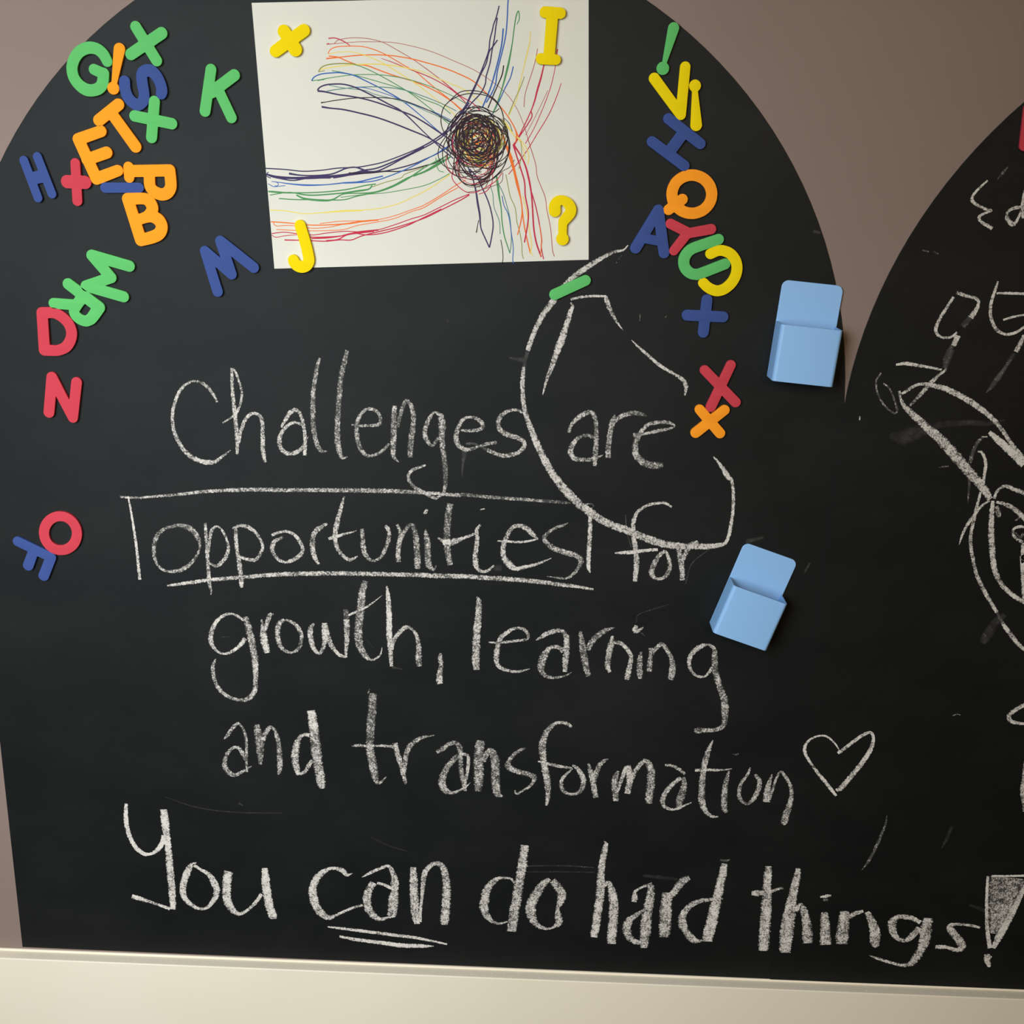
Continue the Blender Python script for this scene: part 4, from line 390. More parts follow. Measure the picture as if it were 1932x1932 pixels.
INK = [
('red',[(-56,310.9,0.88),(-51,311.4,0.88),(-45.7,310,0.88),(-40.4,307.4,0.88),(-37.3,305.2,0.44)]),
('red',[(-55.3,307,0.88),(-57.5,306.3,1.03)]),
('salmon',[(-57.2,306.3,0.74),(-46.5,307.3,0.52),(-31.2,308.6,0.52),(-15.9,308.9,0.51),(-0.7,308.5,0.51),(13,306.3,0.51),(24.6,303.7,0.53),(35.3,300.5,0.53),(51,294.5,0.53),(66.8,288.1,0.53),(82.7,278.8,0.53),(94.7,269.4,0.54),(102.8,259,0.54),(109.4,245.6,0.54),(114.5,230.6,0.7),(120.5,213.2,0.7),(122.4,202.4,0.71),(129.3,186.3,0.71),(131.2,175.4,0.72),(134.9,159.8,0.72),(137,142.4,0.72),(138.8,136,0.73)]),
('salmon',[(-51.2,306.7,0.59),(-48,309.6,0.59),(-38.8,311.5,0.59),(-29.6,311.8,0.59),(-20.5,311,0.59),(-9.8,308.5,0.59),(2.3,302.6,0.59),(14.5,296,0.59),(24.5,289.7,0.69),(39.3,279.6,0.69),(48.8,272.3,0.69)]),
('red',[(39.3,279.6,0.69),(48.8,272.3,0.84),(56.8,266.5,0.85),(66.3,261.4,0.85),(72.7,255.5,0.85)]),
('orange',[(-56.2,298.8,0.74),(-55,301.7,0.74),(-49.6,304.3,0.74),(-38.9,305.2,0.74),(-27.4,305,0.74),(-17.5,302.8,0.74),(-6.9,298.6,0.74),(6.8,291.3,0.74),(18.3,285.4,0.74),(24.5,280.5,0.77),(35.4,272.1,0.77),(45.7,264.8,0.77),(55.3,256.7,0.77),(63.2,251.6,0.77)]),
('orange',[(-58.2,295,1.19),(-46.7,296.3,0.89),(-31.4,298,0.89),(-16,298.7,0.89),(-0.8,298.1,0.89),(14.5,295.9,0.89),(24.5,293.7,0.91),(39.3,289.9,0.91),(53.5,285,0.92),(66.1,279.3,0.92),(75.7,271.3,0.92),(86.9,261.8,0.92),(95,252.9,0.93),(101.5,243.2,0.93),(105.7,234.2,0.93)]),
('orange',[(-55.9,297.1,0.89),(-48.2,296.3,0.89),(-40.6,293.4,0.89),(-33,291,0.89),(-23.8,290.1,0.96),(-12.4,286.3,0.96),(-0.9,282.6,0.97),(14.5,278.5,0.97),(24.5,275,0.92),(35.4,270.2,0.92),(47.3,263.3,0.92),(56.9,256,0.93)]),
('red',[(-11.5,296,0.44),(-0.8,292.6,0.67),(11.4,288.1,0.67),(24.5,283.7,0.76),(36.1,278.8,0.77),(48.8,271.5,0.77),(58.4,263.5,0.77),(64.8,256.1,0.77)]),
('yellow',[(-56.6,298.5,0.67),(-51.2,299.8,0.67),(-42,300.7,0.66),(-33.6,300.3,0.66),(-22.2,297.2,0.67),(-8.5,291.4,0.81),(5.3,283.7,0.82),(18.3,276,0.82),(24.5,271.9,0.69),(35.4,263.9,0.69),(45.7,256.5,0.69),(52.1,250.6,0.7)]),
('yellow',[(-63.8,286.2,0.89),(-54.6,288.1,0.89),(-35.3,290.6,0.89),(-16.1,291.3,0.89),(-0.8,290.4,0.89),(14.5,287.8,0.89),(24.5,285.6,0.69),(41.7,278.9,0.69),(56.7,273.2,0.69),(66.3,267.4,0.69),(75.8,260.1,0.69)]),
('olive',[(-65,284.7,0.89),(-62.3,288,0.89),(-56.8,290.2,0.89),(-46.8,291.3,0.89),(-36.1,291.3,0.89)]),
('green',[(-36.1,291.3,0.74),(-27.7,288.9,0.74),(-16.2,284.1,0.74),(-0.9,276.4,0.74),(12.9,268.7,0.75),(24.5,260.7,0.69),(35.4,252.6,0.7),(45.8,244.5,0.7)]),
('olive',[(-65,284.4,0.6),(-59.6,285.5,0.6)]),
('green',[(-53.5,285.6,0.67),(-44.6,284.3,0.67),(-31.6,281.7,0.67),(-16.3,278,0.67),(-0.9,273.9,0.67),(11.3,270.1,0.67),(24.5,264,0.69),(37.8,259.4,0.69),(47.3,252.8,0.7)]),
('green',[(-66,277.5,1.05),(-54.8,279.9,0.67),(-35.5,282.5,0.67),(-16.2,283,0.67),(-0.9,281.8,0.67),(14.5,278.9,0.67),(31.4,273.9,0.61),(48.8,267.1,0.61),(60,261.3,0.62)]),
('blue',[(-71,277.1,1.19),(-68.6,280.3,0.97),(-62.4,282.8,0.97),(-53.1,283.8,0.97),(-46.2,284,0.97),(-35.5,282.3,0.97),(-24,277.5,0.97),(-8.7,270.5,0.97),(6.7,262.1,0.97),(24.5,248.7,0.78),(35.4,239.8,0.78),(43.4,233.9,0.78)]),
('green',[(-70.6,277.2,0.67),(-65.6,277.9,0.67),(-60.2,278.3,0.67)]),
('teal',[(-58.1,269.3,0.75),(-47.2,271,0.75),(-31.8,272.7,0.75),(-16.3,273.3,0.75),(-1,272.5,0.75),(10.6,270.5,0.75),(24.5,266.3,0.69),(39.4,260.9,0.69),(52.1,255.2,0.69)]),
('teal',[(-56.4,274.1,0.6),(-47.2,272.4,0.6),(-35.7,271.2,0.6),(-25.6,270.2,0.6),(-16.4,267.1,0.6),(-1,263.8,0.6),(14.4,259.7,0.6),(24.5,255.4,0.62),(35.4,251.1,0.62),(46.6,246,0.62)]),
('blue',[(-35.6,273,0.6),(-24.1,272.1,0.6),(-8.7,268,0.6),(6.7,262.8,0.6),(24.5,256.6,0.7),(35.4,253,0.7),(47.4,247.6,0.7)]),
('purple',[(-66.2,269.5,1.5),(-64.2,272.1,1.2),(-58.7,274.2,1.2),(-50.2,275,1.19),(-42.5,274.7,1.19),(-33.3,272.3,1.2),(-21.8,267.4,1.2),(-7.2,260.4,1.2),(6.6,253.3,1.2),(24.5,237.5,0.93),(33.1,229.9,0.94),(41.9,222.4,0.94),(49.9,216.4,0.94)]),
('purple',[(-66.2,269.2,1.5),(-59.6,268.6,1.35),(-48.9,266.6,1.2),(-37.3,265.3,1.2),(-25.7,263.3,1.2),(-12.6,259.9,1.2),(2,255.1,1.2),(14.3,250.9,1.2),(24.5,245.6,1.24),(35.4,239,1.24),(45.8,232.4,1.25),(53.9,225.7,1.25)]),
('black',[(-63.4,259.8,1.35),(-60.6,260.2,0.75),(-51.3,261.8,0.75),(-35.8,263.9,0.75),(-18,264.7,0.75),(-4.9,264.4,0.75),(6.7,262.8,0.75),(24.5,256.9,0.7),(37.8,251.1,0.7),(49,245.3,0.7)]),
('purple',[(-63,256.5,1.66),(-55.3,255.5,1.28),(-44.5,254.6,1.28),(-32.1,252.3,1.28),(-16.6,248.9,1.28),(-1.2,244.1,1.28),(14.3,238.5,1.29),(24.5,234.7,1.17),(33.1,230.6,1.17),(42.7,224.7,1.17),(51.5,218,1.18),(60.4,210.5,1.18)]),
('purple',[(-113.2,205.2,1),(-95.9,204.6,1),(-80.1,203.4,1),(-64.3,204.6,1),(-50.1,206.6,1),(-36.8,207.4,1),(-28.9,208.3,1),(-13.2,211.6,0.99),(-1.4,215.6,0.99),(14.2,221.8,0.99),(24.5,226.5,1.17),(33.1,231.4,1.17),(41.8,237.6,1.17),(49.8,245.3,1.16),(56.9,253.7,1.16),(63.1,262.1,1.15)]),
('purple',[(-112.6,200.3,1.54),(-104,198.2,2.32),(-89.8,197.6,2.01),(-76.3,198,2.31),(-60.5,199.1,2.31),(-44.8,200.9,2.15),(-29,203.4,2.77),(-17.2,204.4,1.54),(-7.7,208.3,1.15),(6.4,215.7,1.14),(24.5,224.7,1.1),(33.9,229.9,1.09),(42.6,236.1,1.09),(52.2,246.1,1.09)]),
('purple',[(-92.8,201.3,1.85),(-83.4,200.1,1.23),(-70.8,200,1.23),(-56.5,201.4,1.23),(-48.6,204.2,1.23),(-43.1,206.5,1.23),(-34.4,207.5,1.23),(-23.5,203.9,1.84)]),
('purple',[(-54.3,198.4,1.23),(-40.8,201,1.23),(-29,204.9,1.23),(-17.2,207,1.23),(-5.4,211.4,1.22),(10.3,218.4,1.22),(24.5,225.7,1.22)]),
('purple',[(-22.7,203.6,1.23),(-9.3,204.9,1.07),(6.4,208.6,1.07),(18.1,212.2,1.07),(24.5,215,0.94),(35.5,220,0.94),(45.9,226.3,0.94),(53.8,234.8,0.93)]),
('black',[(-40.8,202.8,0.92),(-25.1,202.8,0.92),(-9.3,204.6,0.92),(2.4,204.9,0.92),(14.2,206.9,0.92),(24.5,209.8,0.95),(35.5,213.1,0.94),(45.9,220.2,0.94)]),
('purple',[(-110.5,202.2,0.77),(-111.8,201.1,0.77),(-112.5,198.8,0.77),(-108.7,197.2,0.77)]),
('purple',[(-104,197.5,1.08),(-89.8,195.6,1.08),(-76.3,197.6,1.08),(-56.6,198.4,1.23)]),
('blue',[(-108.1,194.4,0.54),(-101,193.7,0.7),(-89.9,192.5,1.08),(-77.3,191.9,1.39),(-60.7,192.6,0.93),(-44.9,194.5,1.08),(-33,195.5,1.08),(-21.2,198.3,1.08),(-11,200.8,1.08)]),
('blue',[(-44.9,194.2,0.93),(-29.1,195.2,0.92),(-17.3,196.9,0.92),(-5.5,200.9,0.92),(6.3,205.6,0.92),(18.1,211.1,0.92),(24.5,214.4,0.86),(36.3,220.8,0.86),(47.5,227.8,0.86)]),
('blue',[(-111.3,192.4,0.62),(-106.6,190.2,0.62),(-101.9,190.5,0.62),(-96.3,191.2,0.62)]),
('blue',[(-104.1,193.8,0.62),(-102.2,192.6,0.62),(-103.4,190.7,0.62),(-105.4,191,0.62)]),
('green',[(-111.5,186,1.24),(-106,185.7,1.55),(-94.9,185.2,1.24),(-79.1,185.5,1.01),(-64.8,186.3,1.01),(-49,188,1.01),(-37.1,190.1,1),(-26.8,192.6,1),(-17.3,194,1.08)]),
('green',[(-110.1,182.9,0.78),(-102.9,184.2,0.78),(-92.5,185.6,0.78),(-80.7,183.9,1.16),(-71.2,183.6,1.16),(-56.9,184.8,1.16),(-45,186.1,1.16),(-33.2,187.9,1.55),(-23.7,189.6,1.24),(-20.5,192.7,1.23)]),
('green',[(-102.2,180.2,0.93),(-88.8,179.6,0.93),(-71.3,179.9,0.93),(-57,179.8,0.93),(-44.4,180.5,0.93),(-34.8,183.3,0.93),(-25.3,185.4,0.93),(-13.4,188.7,0.93),(-1.6,193.4,0.92),(10.2,199.7,0.92),(24.5,205.2,0.95),(36.3,212.3,0.94),(47.5,217.9,0.94)]),
('green',[(-87,183.4,1.24),(-79.2,180.5,1.55),(-65,179.4,1.86),(-55.4,180.2,1.4),(-45.9,185,0.93),(-33.2,186,0.93),(-21.4,186.6,1.39),(-9.5,189.5,1.24),(2.4,194.6,1.23),(14.2,201.3,1.23),(24.5,208.2,0.95),(36.3,214.6,0.94),(45.1,218.6,0.94)]),
('olive',[(-20.5,191.5,0.62),(-9.4,195.5,0.62),(4.7,199.6,0.61),(7.9,202.6,0.61),(24.5,209,0.61)]),
('green',[(-48.3,182.3,0.62),(-29.3,184.9,0.62),(-9.5,186.8,0.62),(10.2,190.3,0.62),(24.5,193.5,0.63),(36.3,198.4,0.63),(46.8,204,0.63)]),
('green',[(15.3,201.1,0.95),(27.4,206,1.26),(39.5,213.1,1.89),(47.5,217.9,1.25)]),
('green',[(34.7,216.9,0.63),(35.5,210.8,0.63),(37.5,206.2,0.63),(41.6,205.1,0.63)]),
('yellow',[(-110.5,170.3,0.78),(-97,169.9,0.78),(-81.2,167.9,0.78),(-65.2,169,0.78),(-45.3,171.3,0.78),(-29.5,172,0.78),(-13.6,173.8,0.78),(2.2,178,0.78),(14.1,183.5,0.77),(24.4,188.5,0.79),(35.5,195.3,0.79),(46.8,203.3,0.79)]),
('yellow',[(-62.8,169,0.94),(-49.3,170.3,0.94),(-29.5,171.5,0.93)]),
('orange',[(-110.1,160.4,0.94),(-97.3,159.9,0.94),(-85.4,159,0.94),(-73.5,158.3,0.94),(-57.5,158.9,0.94),(-41.6,160.3,1.25),(-29.6,162.4,1.41),(-15.3,163.9,1.25)]),
('orange',[(-67.1,159.7,0.63),(-49.5,162,0.63),(-33.6,162.7,0.62),(-17.7,163.8,0.62),(-1.8,167.6,0.62),(14.1,173.3,0.62),(24.4,177.2,0.72),(39.6,186.1,0.72),(51.7,194.1,0.71),(60.5,198.9,0.71)]),
('orange',[(-107.7,159.6,0.78),(-105.8,157,0.63),(-95.8,157.6,0.63),(-84.7,157,0.63),(-73.5,155.7,0.63),(-59.2,156.8,0.63),(-49.6,158.9,0.63),(-37.6,161.5,0.63)]),
('orange',[(-105.5,153.9,0.63),(-89.6,153.5,0.63),(-73.6,153.4,0.63),(-57.6,154.1,0.63),(-45.7,155.2,0.63),(-33.6,158.9,0.63),(-17.7,161.9,0.62),(-1.8,165.3,0.62),(14.1,171.7,0.62),(24.4,175.2,0.72),(39.6,184.5,0.72),(54.1,192.6,0.71)]),
('red',[(-109.7,150.3,0.79),(-99.2,151.7,0.79),(-88.1,150.8,0.79),(-73.7,149.9,0.79),(-61.7,151.7,0.79),(-45.7,153.6,0.78),(-33.7,153.5,0.78),(-17.8,155,0.78),(-1.9,159.9,0.78),(14,165.6,0.78),(24.4,168.9,0.8),(38,175.5,0.8),(51.8,182.4,0.8),(63.9,187.3,0.79)]),
('red',[(-109.7,149.2,0.63),(-106.2,147.3,0.63),(-97.7,148.7,0.63),(-85.7,149.7,0.63),(-73.7,148,0.94),(-57.8,148.7,0.94),(-45.7,150.1,0.94),(-33.7,153.1,1.41),(-15.4,155.4,1.41)]),
('red',[(-98.6,145.1,1.1),(-85,145.1,0.95),(-73.8,144.9,0.95),(-61.8,144.8,0.95),(-49.8,146.2,0.94),(-39.4,146.4,0.94),(-29.8,150.1,0.94),(-13.8,154.3,0.94),(2.1,158.5,0.94),(24.4,166.1,0.96),(39.6,173.5,0.96),(54.2,180.9,0.96),(63.9,186.5,0.95)]),
('red',[(-74.6,146.8,0.94),(-61.8,147.5,0.94),(-49.8,149.3,0.94),(-37.7,152.2,0.94),(-25.8,151,0.94),(-9.9,153.2,0.94),(10,159.8,0.94),(24.4,166.9,0.8),(39.6,174.3,0.8)]),
('red',[(-61.8,145.2,1.1),(-51.4,146.5,1.1),(-43.3,150.6,1.1),(-31.4,152.8,1.57),(-19.4,154.2,1.41)]),
('purple',[(87.1,338.4,1.04),(85,329.9,1.05),(82.8,324.1,1.05),(81.7,319.1,1.05),(79.8,311.8,1.05),(79,303.7,1.06),(75.4,293.4,1.06),(70.1,280.8,1.07),(64.7,269.6,1.07),(60,259.8,1.08),(53.7,251.4,1.08),(47.4,243,1.09)]),
('purple',[(85.8,329.2,1.05),(84.7,322.7,1.05),(83.7,314,1.05),(81.9,304.5,1.06),(80.1,293.5,1.06),(77.1,283.1,1.07),(76.4,277.2,1.07),(72.6,269.7,1.07),(64.7,261.4,1.08),(58.5,253,1.08),(49,241.5,1.09),(39.4,235.3,1.09)]),
('purple',[(86.2,312,1.05),(83,307.5,1.06),(79.2,302.3,1.06),(77,293.5,1.06),(72.4,284.5,1.07),(67,272.6,1.07),(61.6,262.1,1.08),(54.5,251.4,1.08)]),
('blue',[(94.7,344.4,1.04),(94.3,339.4,1.04),(94,328.6,1.05),(93,315.6,1.05),(90.2,302.5,1.06),(86.5,287.7,1.06),(85.1,277.4,1.07),(82,269.9,1.07),(77.4,262.3,1.08)]),
('blue',[(90.8,321,1.2),(90,310.5,1.21),(87.9,299.5,1.21),(84.9,287.7,1.22),(81.2,275.1,1.22),(76.6,263.8,1.23),(74.3,258.5,1.23)]),
('blue',[(99.8,291.5,0.91),(97.6,282.7,0.91),(93,273.8,0.92),(89.2,265.5,0.92),(85.4,258,0.92),(81.5,250.4,0.93)]),
('black',[(91.7,292.2,0.99),(90.5,284.8,0.99),(86.7,275.9,0.99),(82.1,265.4,1),(79,257.9,1)]),
('green',[(102.2,324.4,0.6),(104.1,328.8,0.75),(103.2,334.7,0.89),(101.3,330.2,0.9),(99.9,320.8,0.9),(98.6,309.9,0.9),(96.9,299.6,1.36),(95.1,290.8,1.67),(92.5,280.4,1.37),(89.9,271.5,1.07),(86.9,262.5,1.08),(83.1,253.5,1.08)]),
('yellow',[(113.6,318.8,0.75),(113,310.1,0.75),(110.5,299.9,0.76),(108.4,289.6,0.76),(104.8,274.7,0.76),(103.4,265.8,0.77),(99.6,258.2,0.77),(96.6,252.2,0.77)]),
('yellow',[(113.1,308.7,0.6),(109.1,292.5,0.61),(106.3,280.7,0.61),(103.8,267.3,0.61)]),
('olive',[(109.3,283.7,0.61),(106.4,275.5,0.61),(101.1,264.2,0.61),(96.6,252.9,0.62)]),
('red',[(125.6,293.5,1.06),(123.5,283.9,1.37),(120.6,273.5,1.53),(118.4,264.5,1.23),(115.5,256.3,0.92),(111,246.4,0.93),(104.9,234.2,0.93),(101,228.1,1.4)]),
('red',[(115.5,256.3,0.92),(116.4,251.8,0.93),(112.6,245,0.93),(106.4,235.8,0.93),(101.8,228.1,0.93)]),
('red',[(136.5,305.7,1.05),(135.9,300.3,0.76),(135,291.5,0.61),(132.3,278.2,0.61),(127.9,264.7,0.61),(122.7,251.9,0.62),(117.5,240.5,0.62),(111.3,229.8,0.62)]),
('salmon',[(119.8,305.8,0.6),(118.4,297.1,0.61),(115.5,286.7,0.61),(110.4,270.4,0.61),(109.5,259.2,0.62)]),
('red',[(140.5,279,0.53),(136.5,267.1,0.69),(130.6,253.5,0.69),(121.5,238.3,0.7),(111.5,222.2,0.7),(97.5,204.3,0.71)]),
('salmon',[(129.3,272.9,0.46),(124.8,263.2,0.46),(117.3,248,0.46),(111.2,236.6,0.47)]),
('purple',[(60.4,214.3,1.1),(63.7,206.7,1.1),(67,199,1.11),(69.5,189.8,1.43),(71.2,179.7,1.75),(73,170.3,1.6),(73.9,160.9,1.12),(75.6,155.4,1.12),(81.9,142.4,1.13)]),
('purple',[(81.9,142.4,1.13),(83.8,152.4,1.13),(84.8,162.7,1.12),(82.6,174.4,1.12),(79.3,183.7,1.11),(75.1,192.2,1.11),(70.2,201.4,1.1),(63.7,208.2,1.1)]),
('black',[(72.2,165.6,0.64),(71.4,161.6,0.64),(70.3,154.9,0.96)]),
('teal',[(81.5,195.4,0.63),(84.1,187.7,0.63),(85.4,176.8,0.64),(90.1,165.1,0.64),(91.1,154.1,0.64)]),
('green',[(87.1,202.5,1.58),(88.4,194.8,1.9),(89.7,185.5,1.43),(91.5,176.2,0.96),(92.5,165.2,0.96),(94.8,152.6,0.96),(99.9,138,0.81)]),
('teal',[(99.9,138,0.73),(100.9,149.6,0.72),(99.4,166.9,0.72),(96.3,178.6,0.72),(92.9,188.7,0.71),(87.9,197.9,0.71)]),
('black',[(91.6,149.4,0.64),(93.3,141.4,0.65),(93.9,133.5,0.65),(93.2,128.6,0.65)]),
('blue',[(92.2,186.3,0.71),(93.9,178.6,0.72),(98.1,170,0.72),(100.8,155.1,0.72),(102.7,143.2,0.73),(102.5,132,0.73),(103.4,129.2,0.73)]),
('olive',[(95.1,204.2,0.63),(96.8,196.5,0.63),(99.4,185.7,0.63),(103.7,176.4,0.64),(105.5,164.7,0.64),(108.1,156,0.64),(110,146.6,0.64),(110.6,137.8,0.65),(111.9,133.4,0.65)]),
('orange',[(98.8,218.9,3.13),(102.2,207.4,2.04),(104.9,195.1,1.11),(108.3,184.3,1.03),(109.8,174.2,1.03),(108.8,164.7,1.04),(106.2,153.6,0.88)]),
('orange',[(92.1,236.3,1.55),(95.5,226.4,1.56),(99.7,215.8,2.35),(103.9,202.8,1.26),(106.5,193.6,1.03),(109.3,178.9,1.03),(111.2,165.6,1.04),(113.9,153,1.04),(117.9,138,1.13)]),
('yellow',[(117.9,138,0.81),(118.5,147.5,0.8),(116.2,159.4,0.8),(113.4,175,0.8),(109.9,186.7,0.79)]),
('yellow',[(117.5,140.4,0.65),(120.4,135.6,0.65)]),
('red',[(101,228.8,1.56),(103.5,221.3,1.17),(107.8,209.1,1.18),(111.3,198.3,1.18),(112.3,186.7,1.19),(115.1,173.5,1.19),(114.9,163.3,1.2),(112.4,147.4,1.13)]),
('red',[(101.8,228.1,1.56),(107.6,219.8,1.25),(111.8,211.5,1.41),(115.2,200,1.58),(117.5,188.4,1.35),(118.6,178.3,1.35),(120.3,159.5,1.36),(123,146.8,1.37),(127.4,135.4,1.29)]),
('red',[(116.2,193.8,0.95),(121.4,178.3,0.95),(125,163.5,0.96),(127.4,150.1,0.96),(127.2,143.8,0.97),(129.5,133.4,0.81)]),
('orange',[(125,162.7,0.64),(127.1,151.7,0.64),(126.7,135.8,0.65)]),
('yellow',[(104.9,235,0.78),(111.4,227.5,0.78),(114.4,219.9,0.78),(113.7,212.3,0.78)]),
('yellow',[(103.2,236.5,0.78),(109,227.5,0.78),(111.6,216.8,0.78)]),
('olive',[(107.3,232,0.54),(108.3,221.3,0.55),(106.2,209,0.55)]),
('black',[(45.2,235.6,0.76),(41.1,238.9,0.75),(39,247.2,0.75),(41,257,0.75),(46.6,263.4,0.75),(55.3,270.3,0.74),(65.5,271.7,0.74),(75.8,269.9,0.74),(85,264.5,0.75),(90.3,256.9,0.75),(93,246.2,0.75),(92.1,239.9,0.75),(89.1,234.4,0.75)]),
('black',[(46.1,262.9,0.75),(53.3,266.9,0.75),(61.5,269.1,0.74),(70.7,269.1,0.74),(78.9,267.3,0.74),(86.1,262.6,0.75),(90.8,255.9,0.75),(93,247.2,0.75)]),
('black',[(42.7,233.6,0.71),(38,226.6,0.71),(36.7,219.2,0.71),(39.6,212.3,0.71),(46.4,208.4,0.71),(61,206.2,0.71),(74,205.9,0.71)]),
('black',[(88.7,257.8,0.7),(83.7,254.8,0.7),(75.9,258.1,0.7),(68.2,259.4,0.7),(60.6,255.9,0.7),(53.4,249.4,0.7),(47.3,242,0.7)]),
('black',[(91.6,242.3,0.7),(96.3,235,0.7),(98,227.7,0.71),(96.1,220.3,0.71),(89.5,214.7,0.71),(79.1,211.5,0.71),(66.1,211.8,0.71)]),
('black',[(93,250.1,0.5),(97.7,245.3,0.5),(99.9,239.5,0.5)]),
('black',[(95.1,217.8,0.51),(93.7,211.8,0.51),(89.1,205.7,0.51),(80.9,198.6,0.51),(71.6,192.9,0.51)]),
('red',[(49.5,207,0.71),(49.1,199.5,0.72),(55.9,192.1,0.72),(62.2,188.7,0.72),(69,188.8,0.72),(76.8,192.5,0.72),(86.1,198.2,0.71),(92.2,205.8,0.71)]),
('red',[(44.3,219.3,0.61),(43.8,211.8,0.61),(48,204.9,0.61),(56.9,201.1,0.61),(66.3,199.8,0.61),(76.7,202.5,0.61),(84.4,208.6,0.61)]),
('brown',[(49.5,212.9,0.66),(53.7,204.1,0.66),(57.9,197.1,0.66),(64.2,194.7,0.67),(71.5,197.4,0.66),(81.8,204.6,0.66),(91,213.7,0.66)]),
('brown',[(102.4,216.4,0.51),(98.4,210.4,0.51),(92.2,206.8,0.51),(82.9,199.6,0.51),(69.5,192.8,0.51)]),
('brown',[(61.2,188.6,0.46),(71.6,190.4,0.46),(82,193.6,0.46),(91.3,197.8,0.46),(92.7,205.3,0.46)]),
('orange',[(91.1,239.9,1.2),(93.3,232.5,1.51),(96.5,225.2,1.82),(99.3,217.9,2.23),(101,210.4,1.83)]),
('yellow',[(93,247.2,1.5),(96.7,242.4,1.7),(100.4,237.6,1),(103.6,233.7,0.6)]),
('orange',[(95.5,252.1,0.7),(100.8,244.4,0.9),(103.5,237.6,1),(103.1,230.3,0.81)]),
('yellow',[(55.5,245.6,1.5),(57.6,242.7,1.71)]),
('blue',[(76,215.4,2.03),(77,213,2.03)]),
('olive',[(53.5,230.8,1.51),(57.7,227.5,2.22),(60.8,231.4,2.22),(61.8,235.4,2.01),(64.8,238.4,1.81)]),
('olive',[(72,245.9,1.5),(77.1,246.9,1.8),(81.2,245.1,1.5)]),
('orange',[(67.5,228.1,2.02),(72.2,229.7,2.22),(78.3,231.8,1.81)]),
('brown',[(76.4,219.4,1.82),(81.6,222.5,1.82),(84.1,225,1.31)]),
]
KNOT = (71.1, 231.6)
